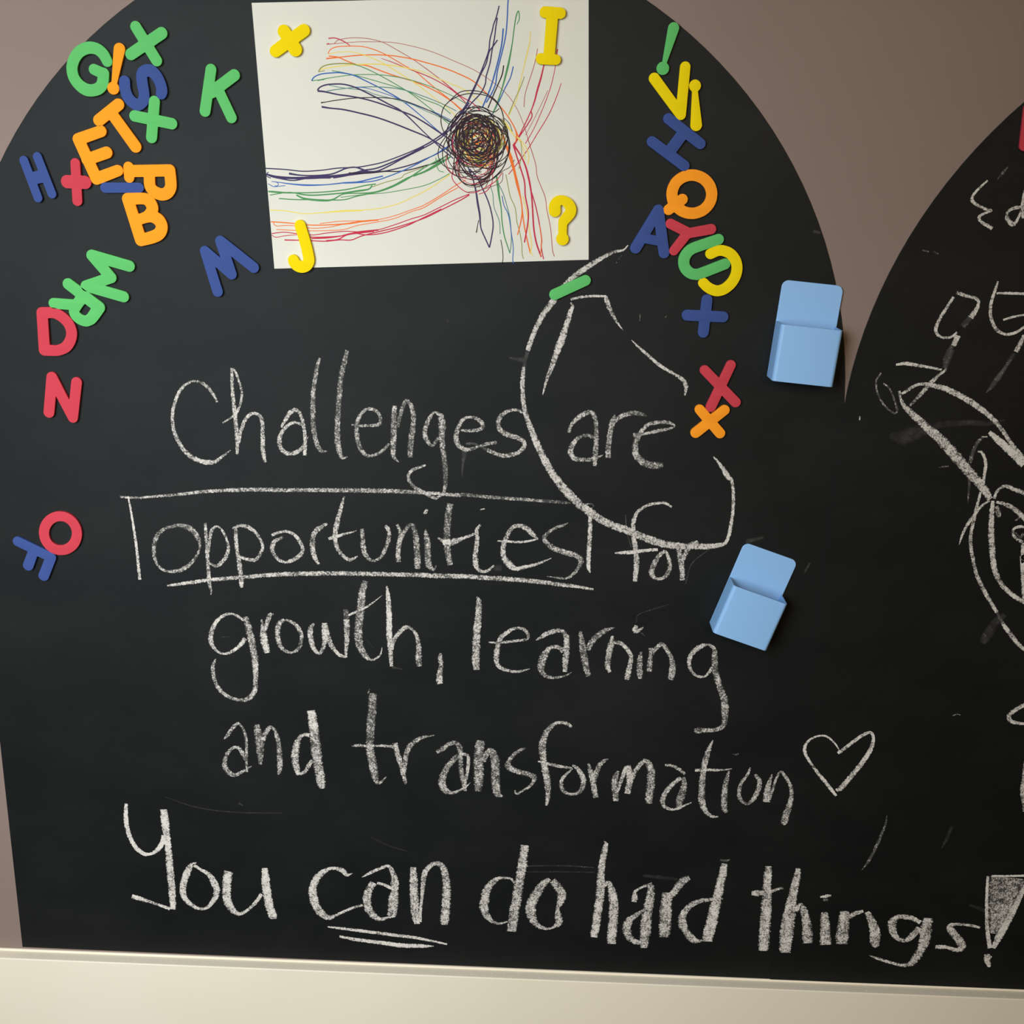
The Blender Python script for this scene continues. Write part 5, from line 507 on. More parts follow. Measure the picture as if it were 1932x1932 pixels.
MAGNETS = [
('foam_letter_magnet','green','green foam X magnet above the blue S on the chalkboard',0.8,[[(-218.1,317.3,4.46),(-202,290.9,4.5)],[(-196.4,312.6,4.78),(-223.7,295.6,4.66)]]),
('foam_letter_magnet','green','green foam letter G magnet at the curved board edge',0.8,[[(-244.4,289.6,4.36),(-247.3,295.2,4.58),(-252.3,299.2,4.66),(-259.2,300.2,4.74),(-266.4,297.6,4.66),(-271.8,292.2,4.6),(-275,284.5,4.61),(-274.3,276.8,4.62),(-270.3,270.7,4.72),(-264.4,266.8,4.96),(-258.2,266.3,4.8),(-252.7,268.3,4.8),(-249.6,272.6,4.79),(-248.2,279.9,4.61)],[(-248.1,279.7,4.46),(-256.2,283,4.37)]]),
('foam_symbol_magnet','orange','orange foam exclamation mark magnet beside the green G',0.8,[[(-233.2,299.6,4.73),(-239.3,273.6,2.47)],[(-240.8,268.3,4.95),(-240.7,268.2,4.95)]]),
('foam_letter_magnet','blue','blue foam letter S magnet under the green X',0.8,[[(-230.6,273.9,4.62),(-230.7,268.3,4.63),(-228.7,261.4,4.64),(-224.5,256.8,4.65),(-220.1,255.2,4.57),(-215.7,258.5,4.57),(-214.5,264,4.48),(-215.4,271.7,4.62),(-215.6,278.6,4.61),(-213.3,282.1,4.76),(-208.3,282.9,4.92),(-203.6,279.5,4.76),(-200.3,273.5,4.62),(-199,267.3,4.63),(-199.8,264.4,4.47)]]),
('foam_symbol_magnet','green','green foam multiplication cross magnet touching the blue S',0.8,[[(-206,258.1,4.57),(-210.4,228.8,4.62)],[(-223.8,246.1,4.59),(-192.1,240.4,4.6)]]),
('foam_letter_magnet','orange','orange foam letter T magnet tilted above the E',0.8,[[(-237.3,255.1,4.82),(-255.1,242.1,4.85)],[(-244.6,249.1,4.67),(-224.8,221,4.88)]]),
('foam_letter_magnet','orange','orange foam letter E magnet under the tilted T',0.8,[[(-274.3,226.2,4.88),(-261.1,193.7,4.95)],[(-274.3,226.2,4.88),(-254.1,233.1,4.7)],[(-268.2,209.5,4.75),(-250.5,215.6,4.9)],[(-261.1,193.7,4.95),(-241.9,200.8,4.68)]]),
('foam_letter_magnet','blue','narrow blue foam letter H magnet beside the red plus',0.8,[[(-323.8,207.7,3.78),(-314.2,176.5,3.74)],[(-311.6,211.1,3.77),(-301.5,180.1,3.74)],[(-316.9,192.9,5.13),(-308.7,194.9,5.12)]]),
('foam_symbol_magnet','red','red foam plus magnet touching the orange E',0.8,[[(-278.7,206.3,4.1),(-279.5,174.7,4.24)],[(-287,190.7,5.45),(-271.5,190.4,5.45)]]),
('foam_letter_magnet','orange','orange foam letter P magnet lying on its side',0.8,[[(-232.2,204,4.35),(-232.2,195.2,4.28)],[(-231.8,200.6,4.93),(-196.4,201.9,4.92),(-195.9,190.3,4.86),(-197.4,185.4,4.95),(-200.5,182.5,5.04),(-204.8,181.6,5.04),(-209.8,183.2,4.96),(-213,185.9,4.79),(-214.6,189.9,4.78),(-214.2,199.5,4.76)]]),
('foam_symbol_magnet','blue','blue foam minus magnet between the E and the B',0.8,[[(-253.9,186.3,4.3),(-224.1,186.9,4.13)]]),
('foam_letter_magnet','orange','orange foam letter B magnet below the sideways P',0.8,[[(-234.7,177.2,4.97),(-225.6,142.3,5.04)],[(-234.7,177.2,4.97),(-221.1,177.8,4.8),(-215.8,175.4,4.97),(-213.4,169.7,4.98),(-215.9,165.2,4.66),(-220.5,161.8,4.5),(-230,158.9,4.34)],[(-220.5,161.8,4.5),(-214.5,162.8,5),(-208.7,160,5.17),(-206.2,154.4,5.1),(-208.6,148.6,5.19),(-214.8,145.2,5.2),(-225.6,142.3,5.04)]]),
('foam_letter_magnet','green','green foam letter W magnet turned on its side',0.8,[[(-237.5,119.6,4.83),(-270.2,128.2,4.91),(-254.6,109.2,4.77),(-277.6,101.3,4.79),(-244.6,92.6,4.8)]]),
('foam_letter_magnet','green','green foam letter R magnet turned upside down above the D',0.8,[[(-293.6,102.7,4.96),(-267.5,82.7,5.26)],[(-267.5,82.5,5.26),(-274.3,73.6,5.02),(-277.5,71.2,4.85),(-280.9,70.2,4.77),(-285.8,71.8,4.68),(-289.4,75.2,4.58),(-290.4,79,4.49),(-287.3,84.6,4.74),(-282.5,90.7,4.99)],[(-308.2,85.3,4.66),(-290,84.4,4.65)]]),
('foam_letter_magnet','red','red foam letter D magnet below the upside-down R',0.8,[[(-319.7,76.6,4.93),(-310.7,77,4.76),(-305.6,75.6,4.76),(-300.6,72.3,4.77),(-296.6,67.7,4.77),(-294.6,62.6,4.78),(-294.4,57.9,4.79),(-296.2,52.2,4.8),(-300.1,46.9,4.81),(-304.8,44.2,4.73),(-310.2,42.9,4.73),(-320.6,43.1,5),(-319.7,76.6,4.93)]]),
('foam_letter_magnet','red','red foam letter N magnet alone below the D',0.8,[[(-321.6,-14.3,4.84),(-315.9,18.4,4.87),(-299.7,-18.7,4.58),(-293.5,14.2,4.78)]]),
('foam_letter_magnet','green','green foam letter K magnet left of the paper drawing',0.8,[[(-156,284.6,4.46),(-162.8,251.1,4.53)],[(-136.3,280.4,4.7),(-156.4,266.4,4.73)],[(-150.9,269.3,4.37),(-140.3,246.2,4.41)]]),
('foam_letter_magnet','blue','blue foam letter M magnet below the left paper edge',0.8,[[(-159.5,99.1,4.56),(-169,134.2,4.37),(-146.3,114.6,4.53),(-154.8,143,4.6),(-126.3,120.9,4.64)]]),
('foam_letter_magnet','red','red foam letter O magnet ring touching the blue F',0.8,[[(-305.7,-124.4,4.67),(-305.2,-127,4.67),(-305.1,-129.6,4.68),(-305.4,-132.2,4.68),(-306.1,-134.8,4.69),(-307.1,-137.3,4.69),(-308.5,-139.7,4.7),(-310.2,-141.8,4.7),(-312.2,-143.6,4.7),(-314.4,-145.1,4.71),(-316.7,-146.3,4.71),(-319.2,-147,4.71),(-321.7,-147.3,4.71),(-324.1,-147.3,4.71),(-326.5,-146.8,4.71),(-328.8,-145.9,4.71),(-330.9,-144.6,4.71),(-332.7,-143,4.71),(-334.2,-141.1,4.7),(-335.4,-138.9,4.7),(-336.3,-136.5,4.7),(-336.7,-133.9,4.69),(-336.8,-131.3,4.69),(-336.5,-128.7,4.68),(-335.8,-126.1,4.68),(-334.7,-123.6,4.67),(-333.3,-121.3,4.67),(-331.6,-119.2,4.66),(-329.7,-117.4,4.66),(-327.5,-115.9,4.66),(-325.2,-114.8,4.66),(-322.7,-114,4.65),(-320.3,-113.7,4.65),(-317.8,-113.8,4.65),(-315.4,-114.2,4.65),(-313.2,-115.1,4.65),(-311.1,-116.4,4.66),(-309.3,-118,4.66),(-307.8,-119.9,4.66),(-306.6,-122.1,4.66),(-305.7,-124.4,4.67)]]),
('foam_letter_magnet','blue','blue foam letter F magnet upended under the red O',0.8,[[(-362.8,-139.9,4.71),(-332.5,-154.7,4.73)],[(-332.3,-155,4.86),(-340.9,-173.6,4.96)],[(-348.5,-148.9,4.72),(-355,-163.7,4.95)]]),
('foam_symbol_magnet','green','green foam exclamation mark magnet at the top board edge',0.8,[[(232,323.1,4.48),(226.2,297.3,1.99)],[(224.8,291.8,5.04),(224.9,291.7,5.04)]]),
('foam_letter_magnet','yellow','yellow foam letter V magnet below the green exclamation mark',0.8,[[(218.1,283.8,4.39),(241.9,255.4,4.21),(243.4,293.2,4.2)]]),
('foam_symbol_magnet','yellow','yellow foam exclamation mark magnet upside down beside the V',0.8,[[(252.4,278.6,4.73),(252.5,278.5,4.73)],[(252.7,274,2.34),(255.4,247.3,4.73)]]),
('foam_letter_magnet','blue','wide blue foam letter H magnet between the V and the Q',0.8,[[(231.8,252,4.39),(259.8,232.4,4.36)],[(218.9,233.3,4.31),(247.3,214.2,4.4)],[(244.7,240.4,4.75),(234.2,225.5,4.78)]]),
('foam_letter_magnet','orange','orange foam letter Q magnet below the wide blue H',0.8,[[(272.2,191.3,4.61),(272.1,188.8,4.61),(271.7,186.4,4.62),(270.8,184.1,4.62),(269.5,181.9,4.62),(267.9,180,4.63),(266,178.3,4.63),(263.8,177,4.64),(261.4,176,4.64),(258.8,175.3,4.64),(256.2,175.1,4.64),(253.5,175.2,4.64),(250.9,175.7,4.64),(248.4,176.6,4.64),(246,177.9,4.64),(243.9,179.5,4.63),(242,181.3,4.63),(240.5,183.4,4.63),(239.3,185.7,4.62),(238.6,188.1,4.62),(238.2,190.6,4.61),(238.3,193.1,4.61),(238.8,195.5,4.61),(239.7,197.8,4.6),(240.9,200,4.6),(242.6,201.9,4.59),(244.5,203.5,4.59),(246.7,204.8,4.59),(249.1,205.8,4.58),(251.6,206.5,4.58),(254.3,206.7,4.58),(256.9,206.6,4.58),(259.5,206,4.58),(262,205.1,4.58),(264.4,203.9,4.58),(266.5,202.3,4.59),(268.3,200.5,4.59),(269.9,198.4,4.59),(271,196.1,4.6),(271.8,193.8,4.6),(272.2,191.3,4.61)],[(247.3,186.5,4.51),(236.1,177.7,4.41)]]),
('foam_letter_magnet','blue','blue foam letter A magnet left of the red Y',0.8,[[(227.3,177.2,4.51),(209.3,145,4.7)],[(227.3,177.2,4.51),(234.1,141.2,4.51)],[(217.8,153,3.93),(230.1,151.1,3.93)]]),
('foam_letter_magnet','red','red foam letter Y magnet between the A and the U',0.8,[[(238.3,166,4.15),(253.6,159,4.16)],[(273.5,162.2,4.28),(253.6,158.2,4.16)],[(253.6,158.5,4.16),(242.5,143.3,3.94)]]),
('foam_letter_magnet','green','green foam letter U magnet lying open to the right',0.8,[[(280.4,153.7,4.54),(262.3,147.1,4.62),(257.6,144.9,4.63),(254.3,141.9,4.64),(252.1,137.7,4.71),(251.7,133.6,4.71),(252.8,129.5,4.66),(255.6,126.1,4.66),(259.2,124,4.6),(262.8,123.6,4.6),(266.6,124.3,4.6),(287.5,133,4.52)]]),
('foam_letter_magnet','yellow','yellow foam letter C magnet hooked around the U end',0.8,[[(274.5,141.4,4.44),(279.8,143.9,4.44),(284.2,144.4,4.43),(289.5,142.9,4.5),(293.5,140,4.5),(296.7,135.5,4.51),(298.1,130.5,4.52),(297.8,124.8,4.53),(295.6,119,4.54),(292.1,114.5,4.55),(287.5,111.1,4.56),(282.4,109.8,4.56),(277.5,110.9,4.5),(273.1,113.3,4.43),(269.8,116.3,4.36)]]),
('foam_symbol_magnet','blue','blue foam plus magnet under the yellow C',0.8,[[(273.9,101.8,4.64),(272.5,73.4,4.63)],[(257.5,88.1,4.74),(288.8,87.3,4.67)]]),
('foam_letter_magnet','red','red foam letter X magnet above the small orange cross',0.8,[[(275.9,39.8,4.27),(305.3,11.6,4.49)],[(298.7,45,4.26),(283.5,6.8,4.51)]]),
('foam_symbol_magnet','orange','small orange foam multiplication cross magnet below the red X',0.8,[[(273.7,4.1,4.38),(293.3,-17.1,4.55)],[(295.9,4.2,4.51),(271.5,-17.2,4.69)]]),
('foam_symbol_magnet','green','green foam minus magnet on the big chalk curve',0.8,[[(140.1,103.4,4.64),(166.8,116.2,4.5)]]),
('foam_symbol_magnet','yellow','yellow foam cross magnet on the paper drawing corner',1.5,[[(-75.8,316.6,4.91),(-100.2,300.1,4.87)],[(-92.7,315.6,5.13),(-83.5,301.6,5.46)]]),
('foam_letter_magnet','yellow','yellow foam letter I magnet with serifs on the paper',1.5,[[(125.3,333.7,4.38),(138.1,333.1,4.3)],[(131.5,333.1,4.75),(129.5,297.7,4.6)],[(123,297.6,4.3),(135.5,297,3.99)]]),
('foam_letter_magnet','yellow','yellow foam letter J magnet across the lower paper edge',1.5,[[(-83.8,157.9,4.69),(-79.6,143,4.72),(-77.4,132.9,4.74),(-77,127.9,4.83),(-79,123.9,4.91),(-83,122.4,5),(-87,123.2,4.92),(-89.7,125.7,4.83),(-90.6,128,4.75)]]),
('foam_symbol_magnet','yellow','yellow foam question mark magnet on the paper corner',1.5,[[(138.1,174.7,4.99),(138,179.1,4.75),(140.2,182.7,4.34),(144.6,183.9,3.79),(149.1,181.3,4.42),(151.8,177.1,4.59),(151.4,173.2,4.6),(148.7,169.6,4.52),(146.1,166.4,4.29),(145.3,162.9,3.74),(145.4,154.6,3.59)],[(145.4,151.3,5.28),(145.5,151.2,5.28)]]),
('foam_letter_magnet','red','red foam magnet at the edge of the other chalkboard',1.6,[[(531,235.8,4.32),(530.4,265.2,4.26)],[(531,235.8,4.32),(553.8,232.8,4.32)]]),
]
POCKETS = [(331.7,35.5,0.0823),(296.1,-201,0.3221)]

# ---------------------------------------------------------------- the setting
BOARD_BOTTOM = -592.0
LEDGE = -596.1            # top of the white panel's ledge
LIP = -594.1
wall = slab('wall_back', [(-1700, -1410), (2300, -1410), (2300, 1190), (-1700, 1190)], -60, 0, M['wall'])
tag(wall, kind='structure')
def profile(name, prof, x0, x1, mat):
    """a long moulding: (h, d) section swept along the wall"""
    n = len(prof)
    v = [(x0, h, d) for h, d in prof] + [(x1, h, d) for h, d in prof]
    f = [tuple(range(n)), tuple(range(n, 2 * n))[::-1]] + [(i, n + i, n + (i + 1) % n, (i + 1) % n) for i in range(n)]
    o = mesh_obj(name, v, f, mat); fix_normals(o.data)
    for p in o.data.polygons: p.use_smooth = len(p.vertices) == 4
    o.data.set_sharp_from_angle(angle=math.radians(40))
    return o
edge = [(LEDGE - 1.3 + 1.3 * math.sin(a), 13.1 + 1.3 * math.cos(a)) for a in np.linspace(math.pi / 2, 0, 7)]
tag(profile('wall_lower', [(-1410, 0), (LEDGE, 0)] + edge + [(-1410, 14.4)], -1700, 2300, M['panel']), kind='structure')
lip = [(LIP - .8 + .8 * math.sin(a), .9 + .8 * math.cos(a)) for a in np.linspace(math.pi / 2, 0, 6)]
tag(profile('trim_1', [(LEDGE, 0), (LIP, 0)] + lip + [(LEDGE, 1.7)], -1700, 2300, M['panel']), kind='structure')

# chalk dust that fell on the ledge: nobody could count it
rng = random.Random(4)
dv, df_ = [], []
for k in range(170):
    x = rng.choice((rng.uniform(-430, 650), rng.gauss(90, 60), rng.gauss(560, 60)))
    d = rng.uniform(2.2, 12.8); s = rng.uniform(.15, .5) * (1.5 if rng.random() < .12 else 1)
    b = len(dv)
    dv += [(x - s, LEDGE + .02, d), (x, LEDGE + .02, d - s), (x + s, LEDGE + .02, d), (x, LEDGE + .02, d + s), (x, LEDGE + s * .8, d)]
    df_ += [(b, b + 1, b + 4), (b + 1, b + 2, b + 4), (b + 2, b + 3, b + 4), (b + 3, b, b + 4)]
M['dust'] = principled('chalk_dust', (.86, .84, .78), .9, .1)[0]
tag(mesh_obj('chalk_dust', dv, df_, M['dust']), 'fine white chalk crumbs lying on the ledge below the boards', 'chalk dust', kind='stuff')

# ---------------------------------------------------------------- the two chalkboards
R = 403.0
RIGHT_C = (804.4, -21.4); TILT = math.radians(1.7)
def arch(cx, cy, tilt, low_left, low_right, n=72):
    pts = []
    dx = lambda h: (cy - h) * math.tan(tilt)
    pts.append((cx - R * math.cos(tilt) - dx(low_left), low_left))
    for i in range(n + 1):
        a = math.pi - math.pi * i / n - tilt
        pts.append((cx + R * math.cos(a), cy + R * math.sin(a)))
    pts.append((cx + R * math.cos(tilt) - dx(low_right), low_right))
    return pts
LEFT_D, RIGHT_D = 0.8, 1.6        # front faces (mm); the right sheet overlaps the left one
boards = []
for k, (c, t, d0, d1, lab) in enumerate((((0, 0), 0, 0.0, LEFT_D, 'arched black chalkboard sheet with the Challenges are opportunities message'),
                                         (RIGHT_C, TILT, LEFT_D, RIGHT_D, 'arched black chalkboard sheet with a chalk face drawing, overlapping its neighbour'))):
    b = empty('chalkboard', c[0], BOARD_BOTTOM, d0)
    tag(b, lab, 'chalkboard', 'arched chalkboards')
    slab('board_sheet', arch(c[0], c[1], t, *((-591.8, -594.1), (-594.1, -594.1))[k]), d0, d1, M['board'], b, bevel=.2)
    boards.append(b)
def seam_x(h): return RIGHT_C[0] - R * math.cos(TILT) - (RIGHT_C[1] - h) * math.tan(TILT)
def board_depth(x, h):
    if h > RIGHT_C[1]:
        on_right = math.hypot(x - RIGHT_C[0], h - RIGHT_C[1]) < R
    else:
        on_right = x > seam_x(h)
    return RIGHT_D if on_right else LEFT_D

# ---------------------------------------------------------------- chalk writing
rng = random.Random(11)
words = {}
lift = 0.04
for name, word, ch, bi, label, strokes in CHALK:
    rb = Ribbon()
    for dens, pts in strokes:
        lift += 0.0006
        rb.stroke(pts, lambda x, h, l=lift: board_depth(x, h) + l, dens, 1.0, .12, rng, 1.02)
    if ch:
        if word not in words:
            a = np.array([p[:2] for _, pts in strokes for p in pts])
            words[word] = empty('chalk_word', a[:, 0].min(), a[:, 1].min(), LEFT_D, boards[bi])
            words[word]['label'] = 'handwritten white chalk word "%s"' % word
        o = rb.build(name, M['chalk'], words[word])
        o['label'] = 'chalk %s "%s"' % ('letter' if ch.isalpha() else 'mark', ch)
    else:
        o = rb.build(name, M['chalk'], boards[bi])
        if label: o['label'] = label
        if name == 'chalk_smudges': o['kind'] = 'stuff'

# ---------------------------------------------------------------- the paper drawing
PA = [np.array(p) for p in PAPER]      # top left, top right, bottom right, bottom left
def paper_uv(x, h):
    u = (x - PA[3][0]) / (PA[2][0] - PA[3][0]); v = (h - PA[3][1]) / (PA[0][1] - PA[3][1])
    return min(max(u, 0), 1), min(max(v, 0), 1)
def paper_lift(x, h):
    u, v = paper_uv(x, h)
    return LEFT_D + .15 + 1.1 * math.sin(math.pi * u) ** 2 * (.35 + .65 * (1 - v) ** 2) + .5 * (1 - u) ** 6
NU, NV = 30, 22
pv = []
for back in (0, 1):
    for j in range(NV + 1):
        for i in range(NU + 1):
            u, v = i / NU, j / NV
            p = (PA[3] * (1 - u) + PA[2] * u) * (1 - v) + (PA[0] * (1 - u) + PA[1] * u) * v
            pv.append((p[0], p[1], paper_lift(p[0], p[1]) + (0.0 if back else .18)))
pf = []
S = (NU + 1) * (NV + 1)
I = lambda i, j, b=0: b * S + j * (NU + 1) + i
for j in range(NV):
    for i in range(NU):
        pf.append((I(i, j), I(i + 1, j), I(i + 1, j + 1), I(i, j + 1)))
        pf.append((I(i, j, 1), I(i, j + 1, 1), I(i + 1, j + 1, 1), I(i + 1, j, 1)))
for i in range(NU):
    pf.append((I(i, 0), I(i, 0, 1), I(i + 1, 0, 1), I(i + 1, 0))); pf.append((I(i, NV), I(i + 1, NV), I(i + 1, NV, 1), I(i, NV, 1)))
for j in range(NV):
    pf.append((I(0, j), I(0, j + 1), I(0, j + 1, 1), I(0, j, 1))); pf.append((I(NU, j), I(NU, j, 1), I(NU, j + 1, 1), I(NU, j + 1)))
pap = empty('paper_drawing', (PA[2][0] + PA[3][0]) / 2, PA[3][1], LEFT_D)
tag(pap, 'white paper sheet with rainbow pen lines meeting in a dark scribble', 'drawing')
sh = mesh_obj('paper_sheet', pv, pf, M['paper'], pap, smooth=True)
fix_normals(sh.data)
sh.data.set_sharp_from_angle(angle=math.radians(40))
pens = {}
n = 0
for c, pts in INK:
    n += 1
    pens.setdefault(c, Ribbon()).stroke(pts, lambda x, h, l=.20 + n * .0012: paper_lift(x, h) + l, 1.0, 1.1)
for c in pens:
    o = pens[c].build('pen_lines', INKM[c], pap)
    tag(o, '%s felt pen lines' % c, kind='stuff')
# the tangled knot where all the lines meet
rng = random.Random(23)
knot = {}
KX, KH = KNOT
def loop(c, cx, cy, r, w, turns=1.3, wob=.16):
    global n
    n += 1
    a0 = rng.uniform(0, 6.28); ex = rng.uniform(.78, 1.1); tl = rng.uniform(-.9, .9)
    f1, f2 = rng.uniform(0, 6.28), rng.uniform(0, 6.28)
    pts = []
    m = int(16 * turns)
    for i in range(m + 1):
        a = a0 + turns * 6.283 * i / m
        rr = r * (1 + wob * math.sin(2 * a + f1) * .5 + wob * math.sin(a * .77 + f2))
        x, y = rr * math.cos(a) * ex, rr * math.sin(a)
        pts.append((cx + x * math.cos(tl) - y * math.sin(tl), cy + x * math.sin(tl) + y * math.cos(tl), w * rng.uniform(.8, 1.2)))
    knot.setdefault(c, Ribbon()).stroke(pts, lambda x, h, l=.20 + n * .0012: paper_lift(x, h) + l, 1.0, 1.0)
for k in range(12): loop(rng.choice(('orange', 'red', 'olive', 'yellow', 'orange', 'teal')), KX + rng.gauss(0, 4), KH + rng.gauss(-2, 4), rng.uniform(4, 18), rng.uniform(.5, 1.0))
for k in range(9): loop(rng.choice(('brown', 'olive', 'brown', 'orange')), KX + rng.gauss(0, 3), KH + rng.gauss(0, 3), rng.uniform(8, 22), rng.uniform(.5, .85))
for k in range(12): loop(rng.choice(('brown', 'red', 'red', 'brown')), KX + rng.gauss(-1, 5), KH - 20 + rng.gauss(0, 4), rng.uniform(12, 20), rng.uniform(.45, .65), .7)
for k in range(10): loop(rng.choice(('black', 'black', 'brown')), KX + rng.gauss(-3, 3), KH + rng.gauss(6, 3), rng.uniform(9, 17), rng.uniform(.75, 1.05), .65)
for k in range(20): loop('black', KX + rng.gauss(-.5, 4.5), KH + rng.gauss(0, 5), rng.uniform(9, 21), rng.uniform(.55, .8), 1.1, .25)
for k in range(9): loop('black', KX + rng.gauss(0, 4), KH + rng.gauss(-4, 6), rng.uniform(17, 26), rng.uniform(.6, .75), .9, .25)
for c in knot:
    o = knot[c].build('pen_scribble', INKM[c], pap)
    tag(o, '%s felt pen scribble loops' % c, kind='stuff')

# ---------------------------------------------------------------- foam magnets
def contour(caps, step=.33, pad=1.2):
    """outline loops of the union of tapered round strokes, by marching squares"""
    allp = np.array([p for c in caps for p in c])
    x0, y0 = (allp[:, 0] - allp[:, 2]).min() - pad, (allp[:, 1] - allp[:, 2]).min() - pad
    x1, y1 = (allp[:, 0] + allp[:, 2]).max() + pad, (allp[:, 1] + allp[:, 2]).max() + pad
    xs = np.arange(x0, x1, step); ys = np.arange(y0, y1, step)
    X, Y = np.meshgrid(xs, ys)
    D = np.full(X.shape, 1e9)
    for c in caps:
        for (ax, ay, ar), (bx, by, br) in zip(c[:-1], c[1:]):
            vx, vy = bx - ax, by - ay
            L2 = vx * vx + vy * vy + 1e-12
            t = np.clip(((X - ax) * vx + (Y - ay) * vy) / L2, 0, 1)
            D = np.minimum(D, np.hypot(X - ax - t * vx, Y - ay - t * vy) - (ar + (br - ar) * t))
    ins = D < 0
    nxt = {}
    def cut(i0, j0, i1, j1):
        a, b = D[j0, i0], D[j1, i1]; t = a / (a - b)
        return (('h' if j0 == j1 else 'v', min(i0, i1), min(j0, j1)), (xs[i0] + t * (xs[i1] - xs[i0]), ys[j0] + t * (ys[j1] - ys[j0])))
    code = ins[:-1, :-1] * 1 + ins[:-1, 1:] * 2 + ins[1:, 1:] * 4 + ins[1:, :-1] * 8
    P = {}
    for j, i in np.argwhere((code > 0) & (code < 15)):
        cor = [(i, j), (i + 1, j), (i + 1, j + 1), (i, j + 1)]
        s = [bool(ins[b, a]) for a, b in cor]
        ent, ex = [], []
        for k in range(4):
            a, b = cor[k], cor[(k + 1) % 4]
            if s[k] != s[(k + 1) % 4]:
                key, pt = cut(*a, *b); P[key] = pt
                (ex if s[k] else ent).append((k, key))
        # inside lies left of the walk: link where the walk leaves the shape to where it enters again
        for k, key in ex:
            e = min(ent, key=lambda q: (q[0] - k) % 4)
            nxt[key] = e[1]
    loops = []
    while nxt:
        k0 = next(iter(nxt)); lp = [P[k0]]; k = nxt.pop(k0)
        while k != k0 and k in nxt:
            lp.append(P[k]); k = nxt.pop(k)
        if len(lp) > 8: loops.append(np.array(lp))
    out = []
    for lp in loops:
        for _ in range(2):          # soften the grid steps
            lp = .25 * np.roll(lp, 1, 0) + .5 * lp + .25 * np.roll(lp, -1, 0)
        keep = [lp[0]]
        for q in range(1, len(lp) - 1):
            a, b, c = keep[-1], lp[q], lp[q + 1]
            L = math.hypot(*(c - a)); dev = abs((c - a)[0] * (b - a)[1] - (c - a)[1] * (b - a)[0]) / max(L, 1e-6)
            if dev > .012 or math.hypot(*(b - a)) > 3: keep.append(b)
        keep.append(lp[-1])
        out.append(np.array(keep))
    return out

def rounded(cap):
    """smooth the curved runs of a stroke, keep its sharp corners"""
    if len(cap) < 5: return cap
    P = np.array(cap); cuts = [0]
    for i in range(1, len(P) - 1):
        a, c = P[i] - P[i-1], P[i+1] - P[i]
        ang = abs((math.atan2(a[1], a[0]) - math.atan2(c[1], c[0]) + math.pi) % (2 * math.pi) - math.pi)
        if ang > math.radians(58): cuts.append(i)
    cuts.append(len(P) - 1)
    out = []
    for i, j in zip(cuts[:-1], cuts[1:]):
        seg = [tuple(p) for p in P[i:j+1]]
        out += [tuple(p) for p in (smooth_path(seg, .6) if j - i > 2 else seg)]
    return out

THICK, BEV = 3.2, .22
def magnet(name, caps, d0, mat):
    caps = [[(x, y, r * 1.035) for x, y, r in rounded(c)] for c in caps]
    allp = np.array([p for c in caps for p in c])
    cx, cy = (allp[:, 0].min() + allp[:, 0].max()) / 2, (allp[:, 1].min() + allp[:, 1].max()) / 2
    cu = bpy.data.curves.new('tmp', 'CURVE'); cu.dimensions = '2D'; cu.fill_mode = 'BOTH'
    for lp in contour(caps):
        sp = cu.splines.new('POLY'); sp.points.add(len(lp) - 1)
        for p, (x, y) in zip(sp.points, lp): p.co = (x - cx, y - cy, 0, 1)
        sp.use_cyclic_u = True
    cu.extrude = THICK / 2 - BEV; cu.bevel_depth = BEV; cu.bevel_resolution = 2; cu.offset = -BEV
    tmp = bpy.data.objects.new('tmp', cu); col.objects.link(tmp)
    dg = bpy.context.evaluated_depsgraph_get()
    me = bpy.data.meshes.new_from_object(tmp.evaluated_get(dg))
    bpy.data.objects.remove(tmp); bpy.data.curves.remove(cu)
    for v in me.vertices:
        x, y, z = v.co
        v.co = (x / 1000, -(z + THICK / 2) / 1000, y / 1000)
    bm = bmesh.new(); bm.from_mesh(me)
    bmesh.ops.remove_doubles(bm, verts=bm.verts, dist=2e-6)
    bmesh.ops.recalc_face_normals(bm, faces=bm.faces)
    bm.to_mesh(me); bm.free()
    me.name = name
    me.materials.clear(); me.materials.append(mat)
    for p in me.polygons: p.use_smooth = True
    me.set_sharp_from_angle(angle=math.radians(38))
    o = bpy.data.objects.new(name, me); col.objects.link(o)
    o.location = pos(cx, cy, d0)
    return o
for name, colour, label, on, caps in MAGNETS:
    o = magnet(name, caps, on, M[colour])
    tag(o, label, 'magnet', 'foam alphabet magnets')

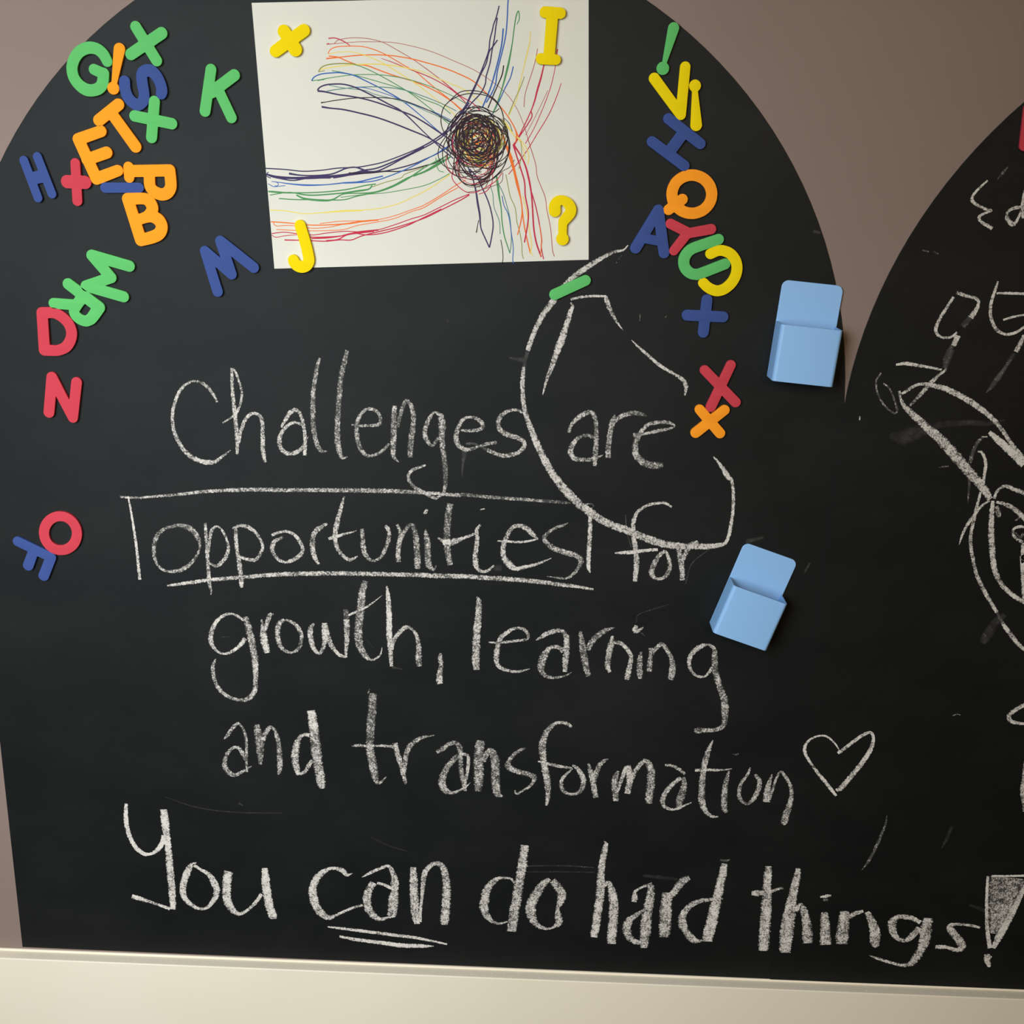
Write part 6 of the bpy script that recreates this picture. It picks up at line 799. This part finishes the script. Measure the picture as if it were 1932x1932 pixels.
# ---------------------------------------------------------------- light blue magnetic pockets
def pocket(x, h, ang, label, W=53.6, H=85.5, RIM=49.5, DEP=27.0, T=1.7):
    """back plate with an open-topped box in front; (x, h) is the lower left corner of the plate"""
    ca, sa = math.cos(ang), math.sin(ang)
    def P(u, v, d): return (x + u * ca + v * sa, h - u * sa + v * ca, LEFT_D + d)
    root = empty('magnetic_pocket', x, h, LEFT_D)
    tag(root, label, 'pocket holder', 'light blue magnetic pockets')
    # back plate with round upper corners
    r = 6.0; out = [(0, 0), (W, 0)]
    out += [(W - r + r * math.cos(a), H - r + r * math.sin(a)) for a in np.linspace(0, math.pi / 2, 9)]
    out += [(r + r * math.cos(a), H - r + r * math.sin(a)) for a in np.linspace(math.pi / 2, math.pi, 9)]
    n = len(out)
    v = [P(a, b, 0) for a, b in out] + [P(a, b, T) for a, b in out]
    f = [tuple(range(n))[::-1], tuple(range(n, 2 * n))] + [(i, (i + 1) % n, n + (i + 1) % n, n + i) for i in range(n)]
    def fin(nm, v, f, bev):
        o = mesh_obj(nm, v, f, M['pocket'], root); fix_normals(o.data)
        b = o.modifiers.new('edge', 'BEVEL'); b.width = bev / 1000; b.segments = 3; b.limit_method = 'ANGLE'; b.angle_limit = math.radians(35)
        for p in o.data.polygons: p.use_smooth = True
        o.data.set_sharp_from_angle(angle=math.radians(35))
        return o
    fin('back_plate', v, f, .5)
    # U-shaped wall of the box: outer and inner outline in plan
    def plan(off):
        R1 = 3.6 - off
        q = [(off, T)]
        q += [(off + R1 - R1 * math.cos(a), DEP - off - R1 + R1 * math.sin(a)) for a in np.linspace(0, math.pi / 2, 8)]
        q += [(W - off - R1 + R1 * math.sin(a), DEP - off - R1 + R1 * math.cos(a)) for a in np.linspace(0, math.pi / 2, 8)]
        q += [(W - off, T)]
        return q
    A, B = plan(0), plan(T); m = len(A)
    v = []; f = []
    for vv in (0, RIM):
        v += [P(u, vv, d) for u, d in A] + [P(u, vv, d) for u, d in B]
    for i in range(m - 1):
        f.append((i, i + 1, 2 * m + i + 1, 2 * m + i))                     # outside
        f.append((m + i, 3 * m + i, 3 * m + i + 1, m + i + 1))             # inside
        f.append((2 * m + i, 2 * m + i + 1, 3 * m + i + 1, 3 * m + i))     # rim
        f.append((i, m + i, m + i + 1, i + 1))                             # underside
    f.append((0, 2 * m, 3 * m, m)); f.append((m - 1, 2 * m - 1, 4 * m - 1, 3 * m - 1))
    fin('pocket_wall', v, f, .4)
    C = plan(.6); k = len(C)
    v = [P(u, .1, d) for u, d in C] + [P(u, T, d) for u, d in C]
    f = [tuple(range(k)), tuple(range(k, 2 * k))[::-1]] + [(i, k + i, k + (i + 1) % k, (i + 1) % k) for i in range(k)]
    fin('pocket_bottom', v, f, .2)
for (x, h, ang), lab in zip(POCKETS, ('light blue plastic magnetic pocket at the edge near the red X', 'light blue plastic magnetic pocket tilted beside the word for')):
    pocket(x, h, ang, lab)
